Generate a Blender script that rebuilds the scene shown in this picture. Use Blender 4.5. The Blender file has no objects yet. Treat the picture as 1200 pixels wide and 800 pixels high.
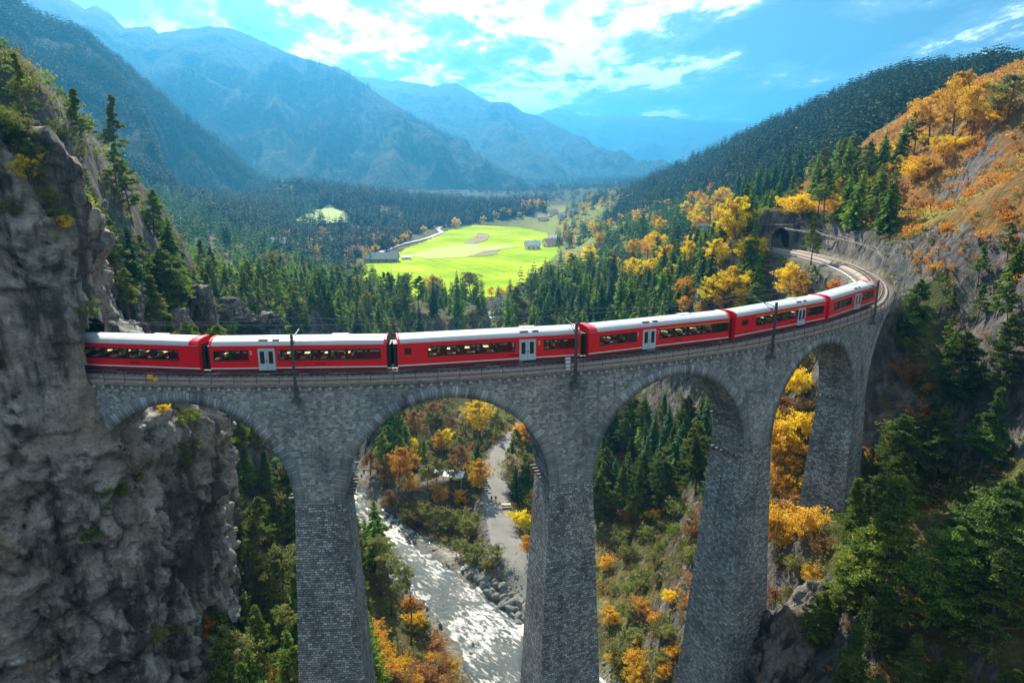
import bpy, math, random
import numpy as np
from mathutils import Vector
PI = math.pi
R = math.radians
rng = np.random.default_rng(11)
random.seed(5)
scn = bpy.context.scene
col = scn.collection

# ---------------------------------------------------------------- camera, world, sun, exposure
CAM_Z = 18.8
PITCH = R(14)
cam_d = bpy.data.cameras.new('camera')
cam_d.lens = 24.0
cam_d.sensor_width = 36.0
cam_d.clip_start = 0.5
cam_d.clip_end = 60000
cam = bpy.data.objects.new('camera', cam_d)
cam.location = (0, 0, CAM_Z)
cam.rotation_euler = (R(90) - PITCH, 0, 0)
col.objects.link(cam)
scn.camera = cam

SUN_AZ = R(-18)      # from +Y towards -X
SUN_EL = R(40)
sun_dir = Vector((math.sin(SUN_AZ) * math.cos(SUN_EL), math.cos(SUN_AZ) * math.cos(SUN_EL), math.sin(SUN_EL)))
sd = bpy.data.lights.new('sun', 'SUN')
sd.energy = 5.0
sd.angle = R(0.6)
sd.color = (1.0, 0.90, 0.72)
sun = bpy.data.objects.new('sun', sd)
sun.rotation_euler = (-sun_dir).to_track_quat('-Z', 'Y').to_euler()
col.objects.link(sun)

scn.view_settings.view_transform = 'Standard'
scn.view_settings.look = 'None'
scn.view_settings.gamma = 1.0
scn.view_settings.use_curve_mapping = False
scn.view_settings.exposure = 1.38
scn.render.engine = 'CYCLES'
cy = scn.cycles
cy.max_bounces = 5
cy.diffuse_bounces = 2
cy.glossy_bounces = 2
cy.transmission_bounces = 3
cy.transparent_max_bounces = 8
cy.volume_bounces = 0
cy.use_denoising = True
cy.caustics_reflective = False
cy.caustics_refractive = False
cy.sample_clamp_indirect = 6.0

def N(nt, kind, **kw):
    n = nt.nodes.new(kind)
    for k, v in kw.items():
        if k.startswith('i_'):
            n.inputs[k[2:].replace('_', ' ')].default_value = v
        else:
            setattr(n, k, v)
    return n

def make_world():
    w = bpy.data.worlds.new('World')
    scn.world = w
    w.use_nodes = True
    nt = w.node_tree
    nt.nodes.clear()
    L = nt.links.new
    out = N(nt, 'ShaderNodeOutputWorld')
    sky = N(nt, 'ShaderNodeTexSky', sky_type='NISHITA', sun_disc=False)
    sky.sun_elevation = SUN_EL
    sky.sun_rotation = SUN_AZ
    sky.altitude = 1000
    sky.air_density = 1.0
    sky.dust_density = 1.2
    sky.ozone_density = 2.0
    tc = N(nt, 'ShaderNodeTexCoord')
    sep = N(nt, 'ShaderNodeSeparateXYZ')
    L(tc.outputs['Generated'], sep.inputs[0])
    def M(op, a, b=None, c=None):
        m = N(nt, 'ShaderNodeMath', operation=op)
        for i, v in enumerate((a, b, c)):
            if v is None: continue
            if isinstance(v, (int, float)): m.inputs[i].default_value = v
            else: L(v, m.inputs[i])
        return m.outputs[0]
    zc = M('MAXIMUM', sep.outputs['Z'], 0.0)
    zz = M('ADD', zc, 0.11)
    u = M('DIVIDE', sep.outputs['X'], zz)
    v = M('DIVIDE', sep.outputs['Y'], zz)
    cv = N(nt, 'ShaderNodeCombineXYZ')
    L(u, cv.inputs[0]); L(v, cv.inputs[1]); cv.inputs[2].default_value = 3.7
    def noise(scale, det, rough, off, stretch=(1, 1, 1)):
        mp = N(nt, 'ShaderNodeMapping')
        mp.inputs['Location'].default_value = off
        mp.inputs['Scale'].default_value = stretch
        L(cv.outputs[0], mp.inputs[0])
        n = N(nt, 'ShaderNodeTexNoise')
        n.inputs['Scale'].default_value = scale
        n.inputs['Detail'].default_value = det
        n.inputs['Roughness'].default_value = rough
        n.inputs['Distortion'].default_value = 0.35
        L(mp.outputs[0], n.inputs['Vector'])
        return n.outputs['Fac']
    n1 = noise(0.62, 12, 0.62, (4.1, 0.9, 0), (0.9, 0.55, 1))
    n2 = noise(1.5, 12, 0.64, (7.3, 3.1, 2.0), (0.95, 0.5, 1))
    # angle to the sun
    vm = N(nt, 'ShaderNodeVectorMath', operation='DOT_PRODUCT')
    L(tc.outputs['Generated'], vm.inputs[0])
    gl_dir = Vector((math.sin(R(-13)) * math.cos(R(14)), math.cos(R(-13)) * math.cos(R(14)), math.sin(R(14))))
    vm.inputs[1].default_value = gl_dir
    dotp = M('MAXIMUM', vm.outputs['Value'], 0.0)
    glow = M('POWER', dotp, 42.0)
    glow2 = M('POWER', dotp, 9.0)
    # broken cloud everywhere, heavier to the right (east) of the sun
    side = M('MULTIPLY', sep.outputs['X'], 0.10)
    cov = M('ADD', M('ADD', M('MULTIPLY', n1, 0.6), M('MULTIPLY', n2, 0.4)), side)
    cr = N(nt, 'ShaderNodeMapRange', interpolation_type='SMOOTHSTEP')
    cr.inputs['From Min'].default_value = 0.37
    cr.inputs['From Max'].default_value = 0.45
    L(cov, cr.inputs['Value'])
    # thick cloud is dark below, thin edges glow
    n3 = noise(3.4, 12, 0.66, (1.3, 9.1, 5.0), (0.95, 0.5, 1))
    mix_ = M('ADD', M('ADD', M('MULTIPLY', n1, 0.30), M('MULTIPLY', n2, 0.38)), M('MULTIPLY', n3, 0.32))
    th = M('ADD', M('MULTIPLY_ADD', mix_, 2.5, -0.75), M('MULTIPLY_ADD', sep.outputs['X'], 0.06, 0.065))
    cc_ = N(nt, 'ShaderNodeValToRGB')
    el = cc_.color_ramp.elements
    for _ in range(3): el.new(0.5)
    for e, (p, c) in zip(el, ((0.40, (14.5, 14.8, 15.0)), (0.485, (13.0, 13.5, 13.8)), (0.525, (5.4, 6.6, 7.3)), (0.565, (2.6, 3.3, 3.7)), (0.70, (1.2, 1.8, 2.15)))):
        e.position = p; e.color = (*c, 1)
    L(th, cc_.inputs[0])
    cc = cc_
    # clouds glow near the sun
    gm = M('ADD', 0.85, M('MULTIPLY', glow, 0.5))
    gm = M('ADD', gm, M('MULTIPLY', glow2, 0.05))
    cg = N(nt, 'ShaderNodeVectorMath', operation='SCALE')
    L(cc.outputs[0], cg.inputs[0]); L(gm, cg.inputs['Scale'])
    blue = N(nt, 'ShaderNodeMixRGB', blend_type='MULTIPLY')
    blue.inputs[0].default_value = 1.0
    blue.inputs[2].default_value = (0.55, 0.85, 1.0, 1)
    L(sky.outputs[0], blue.inputs[1])
    mx = N(nt, 'ShaderNodeMixRGB')
    L(M('MULTIPLY', cr.outputs[0], 0.93), mx.inputs[0])
    L(blue.outputs[0], mx.inputs[1]); L(cg.outputs[0], mx.inputs[2])
    bg = N(nt, 'ShaderNodeBackground')
    bg.inputs['Strength'].default_value = 0.079
    L(mx.outputs[0], bg.inputs[0])
    L(bg.outputs[0], out.inputs[0])
make_world()

# ---------------------------------------------------------------- helpers
def sstep(x, a, b):
    t = np.clip((x - a) / (b - a), 0, 1)
    return t * t * (3 - 2 * t)

def _h3(ix, iy, iz, seed):
    h = (ix.astype(np.int64) * 374761393 + iy.astype(np.int64) * 668265263 + iz.astype(np.int64) * 2147483647 + seed * 974634777) & 0xffffffff
    h = (h ^ (h >> 13)) * 1274126177 & 0xffffffff
    h = (h ^ (h >> 16)) & 0xffffffff
    return h.astype(np.float64) / 4294967295.0

def vnoise(x, y, z, seed=0):
    x0 = np.floor(x); y0 = np.floor(y); z0 = np.floor(z)
    fx = x - x0; fy = y - y0; fz = z - z0
    fx = fx * fx * fx * (fx * (fx * 6 - 15) + 10); fy = fy * fy * fy * (fy * (fy * 6 - 15) + 10); fz = fz * fz * fz * (fz * (fz * 6 - 15) + 10)
    r = 0
    for dx in (0, 1):
        wx = fx if dx else 1 - fx
        for dy in (0, 1):
            wy = fy if dy else 1 - fy
            for dz in (0, 1):
                wz = fz if dz else 1 - fz
                r = r + wx * wy * wz * _h3(x0 + dx, y0 + dy, z0 + dz, seed)
    return r * 2 - 1

def fbm(x, y, z=None, octv=5, seed=0, ridged=False, gain=0.5):
    x = np.asarray(x, float); y = np.asarray(y, float)
    z = np.zeros_like(x) if z is None else np.asarray(z, float)
    s = 0; a = 1; tot = 0
    for i in range(octv):
        n = vnoise(x, y, z, seed + i * 17)
        if ridged: n = 1 - 2 * np.abs(n)
        s = s + a * n; tot += a
        # rotate a little each octave to hide the lattice
        x, y = (x * 0.8 - y * 0.6) * 2.03 + 5.1, (x * 0.6 + y * 0.8) * 2.03 + 1.7
        z = z * 2.03 + 3.3
        a *= gain
    return s / tot

def facets(x, y, z, size, seed):
    """angular blocks: each cell of space has its own tilted plane"""
    x = x / size; y = y / size; z = z / size
    ix, iy, iz = np.floor(x), np.floor(y), np.floor(z)
    best = np.full(x.shape, 1e9); val = np.zeros(x.shape)
    for dx in (-1, 0, 1):
        for dy in (-1, 0, 1):
            for dz in (-1, 0, 1):
                cx, cy_, cz = ix + dx, iy + dy, iz + dz
                ax = x - cx - _h3(cx, cy_, cz, seed); ay = y - cy_ - _h3(cx, cy_, cz, seed + 1); az = z - cz - _h3(cx, cy_, cz, seed + 2)
                d = ax * ax + ay * ay + az * az; m = d < best
                v = (_h3(cx, cy_, cz, seed + 3) - .5) * 1.4 + (ax * (_h3(cx, cy_, cz, seed + 4) - .5) + ay * (_h3(cx, cy_, cz, seed + 5) - .5) + az * (_h3(cx, cy_, cz, seed + 6) - .5)) * 2.2
                best = np.where(m, d, best); val = np.where(m, v, val)
    return val

def tag(o, label=None, cat=None, group=None, kind=None):
    if label: o['label'] = label
    if cat: o['category'] = cat
    if group: o['group'] = group
    if kind: o['kind'] = kind
    return o

def thing(name, loc=(0, 0, 0), label=None, cat=None, group=None, rz=0):
    o = bpy.data.objects.new(name, None)
    o.empty_display_size = 0.3
    o.location = loc
    o.rotation_euler = (0, 0, rz)
    col.objects.link(o)
    tag(o, label, cat, group)
    return o

def link(name, me, parent=None, loc=None, rot=None, scale=None):
    o = bpy.data.objects.new(name, me)
    col.objects.link(o)
    if parent: o.parent = parent
    if loc is not None: o.location = loc
    if rot is not None: o.rotation_euler = rot
    if scale is not None: o.scale = scale
    return o

def np_mesh(name, V, F, mat=None, mats=None, midx=None, smooth=False, uv=None, attr=None):
    """V (n,3), F (m,k) one k for all, or a list of arrays"""
    V = np.asarray(V, np.float32).reshape(-1, 3)
    Fs = F if isinstance(F, list) else [F]
    Fs = [np.asarray(f, np.int32) for f in Fs if len(f)]
    me = bpy.data.meshes.new(name)
    me.vertices.add(len(V)); me.vertices.foreach_set('co', V.ravel())
    flat = np.concatenate([f.ravel() for f in Fs])
    tot = np.concatenate([np.full(len(f), f.shape[1], np.int32) for f in Fs])
    st = np.zeros(len(tot), np.int32); st[1:] = np.cumsum(tot)[:-1]
    me.loops.add(len(flat)); me.loops.foreach_set('vertex_index', flat)
    me.polygons.add(len(tot)); me.polygons.foreach_set('loop_start', st)
    me.polygons.foreach_set('loop_total', tot)
    if midx is not None: me.polygons.foreach_set('material_index', np.asarray(midx, np.int32))
    if smooth: me.polygons.foreach_set('use_smooth', np.ones(len(tot), bool))
    if uv is not None:
        l = me.uv_layers.new(name='UVMap')
        uv = np.asarray(uv, np.float32)
        if len(uv) == len(V): uv = uv[flat]
        l.data.foreach_set('uv', uv.ravel())
    if attr is not None:
        for an, (dom, val) in attr.items():
            val = np.asarray(val, np.float32)
            if val.ndim == 1:
                at = me.attributes.new(an, 'FLOAT', dom); at.data.foreach_set('value', val)
            else:
                if val.shape[1] == 3: val = np.c_[val, np.ones(len(val))].astype(np.float32)
                at = me.attributes.new(an, 'FLOAT_COLOR', dom); at.data.foreach_set('color', val.ravel())
    for m in (mats or ([mat] if mat else [])): me.materials.append(m)
    me.update(); me.validate()
    return me

class MB:
    """collects boxes, tubes and strips into ONE mesh"""
    def __init__(s): s.V = []; s.F = []; s.M = []; s.n = 0
    def add(s, V, F, m=0):
        V = np.asarray(V, float).reshape(-1, 3)
        s.V.append(V)
        for f in F: s.F.append([i + s.n for i in f]); s.M.append(m)
        s.n += len(V)
        return s
    def box(s, c, d, fr=None, m=0, taper=1.0):
        """c centre, d full size, fr=(ex,ey,ez) frame"""
        ex, ey, ez = fr if fr else (Vector((1, 0, 0)), Vector((0, 1, 0)), Vector((0, 0, 1)))
        c = Vector(c); V = []
        for k in (-1, 1):
            t = taper if k == 1 else 1.0
            for i, j in ((-1, -1), (1, -1), (1, 1), (-1, 1)):
                V.append(c + ex * (i * d[0] / 2 * t) + ey * (j * d[1] / 2 * t) + ez * (k * d[2] / 2))
        s.add([tuple(v) for v in V], [(0, 3, 2, 1), (4, 5, 6, 7), (0, 1, 5, 4), (1, 2, 6, 5), (2, 3, 7, 6), (3, 0, 4, 7)], m)
        return s
    def tube(s, pts, rads, seg=6, m=0, cap=True):
        pts = [Vector(p) for p in pts]
        if isinstance(rads, (int, float)): rads = [rads] * len(pts)
        V = []
        for i, p in enumerate(pts):
            t = (pts[min(i + 1, len(pts) - 1)] - pts[max(i - 1, 0)])
            t = t.normalized() if t.length > 1e-9 else Vector((0, 0, 1))
            a = t.orthogonal().normalized() if abs(t.z) > 0.9 else Vector((0, 0, 1)).cross(t).normalized()
            if abs(t.z) > 0.9: a = (Vector((1, 0, 0)) - t * t.x).normalized()
            b = t.cross(a)
            for k in range(seg):
                an = 2 * PI * k / seg
                V.append(tuple(p + (a * math.cos(an) + b * math.sin(an)) * rads[i]))
        F = []
        for i in range(len(pts) - 1):
            for k in range(seg):
                F.append((i * seg + k, i * seg + (k + 1) % seg, (i + 1) * seg + (k + 1) % seg, (i + 1) * seg + k))
        if cap:
            F.append(tuple(range(seg))[::-1]); F.append(tuple((len(pts) - 1) * seg + k for k in range(seg)))
        s.add(V, F, m)
        return s
    def mesh(s, name, mats, smooth=False):
        V = np.concatenate(s.V)
        me = bpy.data.meshes.new(name)
        me.from_pydata([tuple(v) for v in V], [], s.F)
        mats = mats if isinstance(mats, (list, tuple)) else [mats]
        for m in mats: me.materials.append(m)
        if len(mats) > 1: me.polygons.foreach_set('material_index', s.M)
        if smooth: me.polygons.foreach_set('use_smooth', [True] * len(s.F))
        me.update()
        return me
    def build(s, name, mats, parent=None, smooth=False, **kw):
        return link(name, s.mesh(name, mats, smooth), parent, **kw)

# ray of the photograph, used only to find where on the ground something stands
CT, ST = math.cos(PITCH), math.sin(PITCH)
def ray(px, py):
    x = (np.asarray(px, float) - 600) / 800; y = -(np.asarray(py, float) - 400) / 800
    return x / (CT + y * ST), (-ST + y * CT) / (CT + y * ST)      # X/Y, dz/Y
def at(px, py, Y):
    a, b = ray(px, py)
    return (float(a * Y), float(Y), float(CAM_Z + b * Y))
def atz(px, py, z):
    a, b = ray(px, py)
    Y = (z - CAM_Z) / b
    return (float(a * Y), float(Y), float(z))

# ---------------------------------------------------------------- materials
def mat_new(name):
    m = bpy.data.materials.new(name); m.use_nodes = True
    nt = m.node_tree
    b = nt.nodes['Principled BSDF']
    return m, nt, b, nt.links.new
def ramp(nt, fac, stops):
    r = N(nt, 'ShaderNodeValToRGB')
    el = r.color_ramp.elements
    while len(el) < len(stops): el.new(0.5)
    for e, (p, c) in zip(el, stops):
        e.position = p; e.color = (*c, 1) if len(c) == 3 else c
    nt.links.new(fac, r.inputs[0])
    return r.outputs[0]
def noise_n(nt, vec, scale, det=6, rough=0.6, dist=0.0, mscale=None):
    if mscale is not None:
        mp = N(nt, 'ShaderNodeMapping'); mp.inputs['Scale'].default_value = mscale
        nt.links.new(vec, mp.inputs[0]); vec = mp.outputs[0]
    n = N(nt, 'ShaderNodeTexNoise')
    n.inputs['Scale'].default_value = scale; n.inputs['Detail'].default_value = det
    n.inputs['Roughness'].default_value = rough; n.inputs['Distortion'].default_value = dist
    nt.links.new(vec, n.inputs['Vector'])
    return n.outputs['Fac']
def mixc(nt, fac, a, b, mode='MIX'):
    m = N(nt, 'ShaderNodeMixRGB', blend_type=mode)
    for i, v in enumerate((fac, a, b)):
        if isinstance(v, (int, float)): m.inputs[i].default_value = v
        elif isinstance(v, tuple): m.inputs[i].default_value = (*v, 1)
        else: nt.links.new(v, m.inputs[i])
    return m.outputs[0]
def bump(nt, b, h, strength=0.5, dist=0.1):
    n = N(nt, 'ShaderNodeBump'); n.inputs['Strength'].default_value = strength; n.inputs['Distance'].default_value = dist
    nt.links.new(h, n.inputs['Height']); nt.links.new(n.outputs[0], b.inputs['Normal'])

def simple(name, c, rough=0.6, metal=0.0, var=0.12, nscale=6.0):
    m, nt, b, L = mat_new(name)
    tc = N(nt, 'ShaderNodeTexCoord')
    n = noise_n(nt, tc.outputs['Object'], nscale, 5)
    lo = tuple(v * (1 - var) for v in c); hi = tuple(min(1, v * (1 + var)) for v in c)
    L(ramp(nt, n, [(0.3, lo), (0.7, hi)]), b.inputs['Base Color'])
    b.inputs['Roughness'].default_value = rough; b.inputs['Metallic'].default_value = metal
    return m

def foliage(name, c1, c2, c3=None, trans=0.35, rnd=0.25, hue_obj=None):
    """leaf material: colour varies leaf by leaf (attribute var) and tree by tree"""
    m, nt, b, L = mat_new(name)
    at_ = N(nt, 'ShaderNodeAttribute', attribute_name='var')
    oi = N(nt, 'ShaderNodeObjectInfo')
    stops = [(0.0, c1), (0.6, c2)] + ([(1.0, c3)] if c3 else [])
    c = ramp(nt, at_.outputs['Fac'], stops)
    hs = N(nt, 'ShaderNodeHueSaturation')
    mr = N(nt, 'ShaderNodeMapRange'); mr.inputs['To Min'].default_value = 1 - rnd; mr.inputs['To Max'].default_value = 1 + rnd
    L(oi.outputs['Random'], mr.inputs['Value']); L(mr.outputs[0], hs.inputs['Value'])
    mh = N(nt, 'ShaderNodeMapRange'); mh.inputs['To Min'].default_value = 0.485; mh.inputs['To Max'].default_value = 0.515
    w = N(nt, 'ShaderNodeMath', operation='FRACT'); w2 = N(nt, 'ShaderNodeMath', operation='MULTIPLY'); w2.inputs[1].default_value = 7.31
    L(oi.outputs['Random'], w2.inputs[0]); L(w2.outputs[0], w.inputs[0]); L(w.outputs[0], mh.inputs['Value']); L(mh.outputs[0], hs.inputs['Hue'])
    L(c, hs.inputs['Color'])
    L(hs.outputs[0], b.inputs['Base Color'])
    b.inputs['Roughness'].default_value = 0.75
    b.inputs['Specular IOR Level'].default_value = 0.25
    tr = N(nt, 'ShaderNodeBsdfTranslucent'); L(hs.outputs[0], tr.inputs['Color'])
    mx = N(nt, 'ShaderNodeMixShader'); mx.inputs[0].default_value = trans
    L(b.outputs[0], mx.inputs[1]); L(tr.outputs[0], mx.inputs[2])
    L(mx.outputs[0], nt.nodes['Material Output'].inputs[0])
    return m

M = {}
M['spruce'] = foliage('spruce_needles', (0.025, 0.07, 0.028), (0.065, 0.155, 0.045), (0.14, 0.24, 0.05), 0.36, 0.3)
M['far_spruce'] = foliage('far_conifer_needles', (0.020, 0.046, 0.024), (0.032, 0.070, 0.032), (0.048, 0.095, 0.036), 0.22, 0.2)
M['spruce_light'] = foliage('light_conifer_needles', (0.06, 0.14, 0.02), (0.19, 0.32, 0.035), (0.38, 0.48, 0.06), 0.46, 0.25)
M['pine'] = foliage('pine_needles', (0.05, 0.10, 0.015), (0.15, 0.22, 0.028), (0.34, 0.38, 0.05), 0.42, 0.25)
M['pine_dark'] = foliage('shade_tinted_pine_needles', (0.03, 0.06, 0.014), (0.08, 0.13, 0.025), (0.19, 0.24, 0.04), 0.34, 0.3)  # pine green darkened: shade of the gorge slopes put into the needle colour
M['yellow'] = foliage('yellow_leaves', (0.62, 0.38, 0.01), (0.88, 0.66, 0.015), (0.95, 0.82, 0.06), 0.5, 0.12)
M['orange'] = foliage('orange_leaves', (0.42, 0.20, 0.025), (0.70, 0.40, 0.035), (0.84, 0.58, 0.07), 0.45, 0.2)
M['ember'] = foliage('ember_leaves', (0.42, 0.12, 0.02), (0.74, 0.25, 0.035), (0.88, 0.42, 0.06), 0.45, 0.2)
M['rust'] = foliage('rust_leaves', (0.20, 0.11, 0.05), (0.36, 0.19, 0.07), (0.54, 0.32, 0.11), 0.4, 0.25)
M['olive'] = foliage('olive_leaves', (0.10, 0.12, 0.03), (0.24, 0.25, 0.07), (0.40, 0.38, 0.13), 0.4, 0.25)
M['pale'] = foliage('pale_leaves', (0.28, 0.24, 0.12), (0.46, 0.40, 0.22), (0.60, 0.54, 0.33), 0.4, 0.15)
M['bark'] = simple('bark', (0.10, 0.075, 0.055), 0.9, var=0.4, nscale=3)
M['bark_red'] = simple('pine_bark', (0.17, 0.105, 0.065), 0.9, var=0.4, nscale=3)
M['bark_grey'] = simple('grey_bark', (0.13, 0.11, 0.09), 0.9, var=0.35, nscale=3)

def rock_mat(name, light, dark, ochre, sc=1.0, moss=True, stain=0.548):
    m, nt, b, L = mat_new(name)
    gn = N(nt, 'ShaderNodeNewGeometry'); g = gn.outputs['Position']
    body = noise_n(nt, g, 0.33 * sc, 12, 0.70, 0.15)
    big = noise_n(nt, g, 0.075 * sc, 6, 0.62, 0.1, (1, 1, 0.45))
    st = noise_n(nt, g, 0.42 * sc, 9, 0.66, 0.1, (1, 1, 0.16))
    fine = noise_n(nt, g, 3.2 * sc, 8, 0.75, 0.0)
    mid = tuple((a + c) / 2 for a, c in zip(light, dark))
    c = ramp(nt, body, [(0.30, dark), (0.43, mid), (0.56, light), (0.72, tuple(min(1, v * 1.25) for v in light))])
    och = noise_n(nt, g, 0.11 * sc, 7, 0.62, 0.2, (1, 1, 0.6))
    c = mixc(nt, ramp(nt, och, [(0.50, (0, 0, 0)), (0.64, (0.75,) * 3)]), c, ochre)
    # dark weeping stains running down from the overhangs
    a_ = N(nt, 'ShaderNodeMath', operation='MULTIPLY_ADD'); L(st, a_.inputs[0]); a_.inputs[1].default_value = 0.55
    b_ = N(nt, 'ShaderNodeMath', operation='MULTIPLY'); L(big, b_.inputs[0]); b_.inputs[1].default_value = 0.60; L(b_.outputs[0], a_.inputs[2])
    c = mixc(nt, ramp(nt, a_.outputs[0], [(stain, (0, 0, 0)), (stain + 0.07, (0.86,) * 3)]), c, tuple(v * 0.42 for v in dark))
    c = mixc(nt, 0.85, c, ramp(nt, fine, [(0.28, (0.42,) * 3), (0.48, (0.95,) * 3), (0.72, (1.25,) * 3)]), 'MULTIPLY')
    # cracks, longer than wide
    dn = N(nt, 'ShaderNodeTexNoise'); dn.inputs['Scale'].default_value = 0.5 * sc; dn.inputs['Detail'].default_value = 6; L(g, dn.inputs['Vector'])
    vm_ = N(nt, 'ShaderNodeVectorMath', operation='MULTIPLY_ADD'); L(dn.outputs['Color'], vm_.inputs[0]); vm_.inputs[1].default_value = (5.0, 5.0, 7.0); L(g, vm_.inputs[2])
    mp_ = N(nt, 'ShaderNodeMapping'); mp_.inputs['Scale'].default_value = (1, 1, 0.42); L(vm_.outputs[0], mp_.inputs[0])
    vo = N(nt, 'ShaderNodeTexVoronoi', feature='DISTANCE_TO_EDGE'); vo.inputs['Scale'].default_value = 0.42 * sc; L(mp_.outputs[0], vo.inputs['Vector'])
    ck = ramp(nt, vo.outputs['Distance'], [(0.0, (0.30,) * 3), (0.035, (0.85,) * 3), (0.09, (1.0,) * 3)])
    c = mixc(nt, 0.22, c, ck, 'MULTIPLY')
    if moss:
        sp = N(nt, 'ShaderNodeSeparateXYZ'); L(gn.outputs['Normal'], sp.inputs[0])
        mm = N(nt, 'ShaderNodeMath', operation='MULTIPLY_ADD'); L(och, mm.inputs[0]); mm.inputs[1].default_value = 0.9; L(sp.outputs[2], mm.inputs[2])
        c = mixc(nt, ramp(nt, mm.outputs[0], [(1.02, (0, 0, 0)), (1.35, (0.55,) * 3)]), c, mixc(nt, fine, (0.05, 0.07, 0.02), (0.30, 0.27, 0.06)))
    L(c, b.inputs['Base Color'])
    b.inputs['Roughness'].default_value = 0.92
    b.inputs['Specular IOR Level'].default_value = 0.2
    h = N(nt, 'ShaderNodeMath', operation='ADD'); L(body, h.inputs[0]); L(st, h.inputs[1])
    h2 = N(nt, 'ShaderNodeMath', operation='MULTIPLY_ADD'); L(fine, h2.inputs[0]); h2.inputs[1].default_value = 0.35; L(h.outputs[0], h2.inputs[2])
    h3 = N(nt, 'ShaderNodeMath', operation='MULTIPLY_ADD'); L(ck, h3.inputs[0]); h3.inputs[1].default_value = 0.12; L(h2.outputs[0], h3.inputs[2])
    bump(nt, b, h3.outputs[0], 1.0, 1.5)
    return m
M['cliff'] = rock_mat('cliff_rock', (0.60, 0.58, 0.54), (0.17, 0.168, 0.165), (0.46, 0.36, 0.25))
M['rock'] = rock_mat('grey_rock', (0.40, 0.375, 0.345), (0.12, 0.11, 0.105), (0.33, 0.20, 0.10), sc=1.8)
M['boulder'] = rock_mat('boulder_rock', (0.46, 0.50, 0.47), (0.25, 0.28, 0.28), (0.34, 0.33, 0.28), sc=3.0, moss=False, stain=0.75)
# ---------------------------------------------------------------- the lie of the land
CX, CY, RR = -24.7, 161.6, 100.0           # centre and radius of the curve of the line
def shift(s): return 8.0 * np.clip((s - 88) / 80, 0, 1.2) ** 1.25
def arc(s, n=0.0, z=0.0):
    """s metres along the outer edge of the deck, n outwards from the track, z above the deck"""
    a = s / 102.0
    r = RR + n - shift(s)
    return (CX + r * math.sin(a), CY - r * math.cos(a), z)
def arcnp(s, n, z):
    a = np.asarray(s, float) / 102.0; r = RR + np.asarray(n, float) - shift(np.asarray(s, float))
    return np.stack(np.broadcast_arrays(CX + r * np.sin(a), CY - r * np.cos(a), np.asarray(z, float)), -1)

pix = [  # (px, py, distance) on the ground
 (60,215,72),(110,240,82),(150,268,96),(200,302,118),(240,325,140),(300,352,175),(340,362,205),(420,362,270),
 (180,392,96),(250,392,145),(330,392,200),(400,392,240),(480,392,255),(560,392,262),
 (290,520,135),(330,525,122),(300,640,100),(330,700,88),(262,780,76),(340,780,74),(350,600,112),
 (430,650,112),(470,745,100),(520,790,94),(450,560,165),(500,520,190),(600,520,185),
 (720,790,96),(760,700,106),(780,620,125),(770,540,150),(740,480,180),(800,460,165),(690,440,215),
 (720,365,240),(650,378,265),(800,375,205),(880,375,160),(780,305,320),(700,312,385),(840,290,330),(650,330,390),
 (862,275,330),(910,640,84),(960,608,92),(930,720,74),(1000,790,61),(1100,790,57),(1150,520,88),(1190,410,88),
 (1100,410,106),(1060,372,117),(1195,310,100),(1100,250,142),(1060,290,152),(1000,260,188),(1200,205,132),(1200,128,150),(930,258,198),(950,243,207),(905,264,203),
 (1150,132,172),(1080,165,200),(1000,205,228),(940,238,245),(910,258,222),(840,252,420),(900,232,420),
 (500,345,400),(600,345,395),(560,268,876),(430,300,600),(640,290,640),(380,300,560),(330,330,330),(700,272,800),(300,262,1100),
 (760,250,620),(720,245,900),
]
cp = [at(*p) for p in pix]
cp += [(-90,60,34),(-140,90,70),(-62,40,14),(-60,60,12),(-60,76,20),(-70,20,20),(-110,-20,40),(-35,20,-45),(-40,-40,-40),
       (0,20,-64),(10,-60,-66),(30,20,-52),(50,20,-25),(60,50,-14),(90,60,22),(140,60,60),(60,-40,-10),(130,-40,50),
       (-21,60,-50),(5,64,-62),(31,76,-47),(62,110,-3),(55,98,-16),(160,150,68),(200,220,70),(170,300,45),
       (-110,140,22),(-150,200,8),(-200,300,-5),(-300,450,5),(-170,420,-25),(-120,300,-28),
       (0,700,-52),(-120,800,-51),(150,900,-44),(-400,1100,-20),(0,1300,-50),(400,1100,30),(250,600,20),(300,350,60),
       (350,100,150),(-350,100,150),(-420,500,60),(0,2200,-40),(-900,2200,20),(900,2200,20),(-900,1200,60),(900,900,120),
       (-300,-150,120),(300,-150,120),(0,-200,-66),(0,4000,-30)]
cp += [(*arc(s_, 8.5)[:2], z_) for s_, z_ in ((112, 3), (122, 6), (134, 8), (146, 9), (158, 8), (168, 8))] + [(*arc(176, 0)[:2], 9), (*arc(178, -6)[:2], 5)]
cp = np.array(cp)
WARP = 1.0
def _phi(d): return np.sqrt(d * d + 9.0 ** 2)
_n = len(cp)
_D = np.hypot(cp[:, None, 0] - cp[None, :, 0], cp[:, None, 1] - cp[None, :, 1])
_A = np.zeros((_n + 1, _n + 1)); _A[:_n, :_n] = _phi(_D) - np.eye(_n) * 0.25; _A[:_n, _n] = 1; _A[_n, :_n] = 1
_w = np.linalg.solve(_A, np.r_[cp[:, 2], 0])
def H0(x, y):
    x = np.asarray(x, float); y = np.asarray(y, float); o = np.zeros(x.shape) + _w[_n]
    for i in range(_n): o = o + _w[i] * _phi(np.hypot(x - cp[i, 0], y - cp[i, 1]))
    return o

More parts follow.
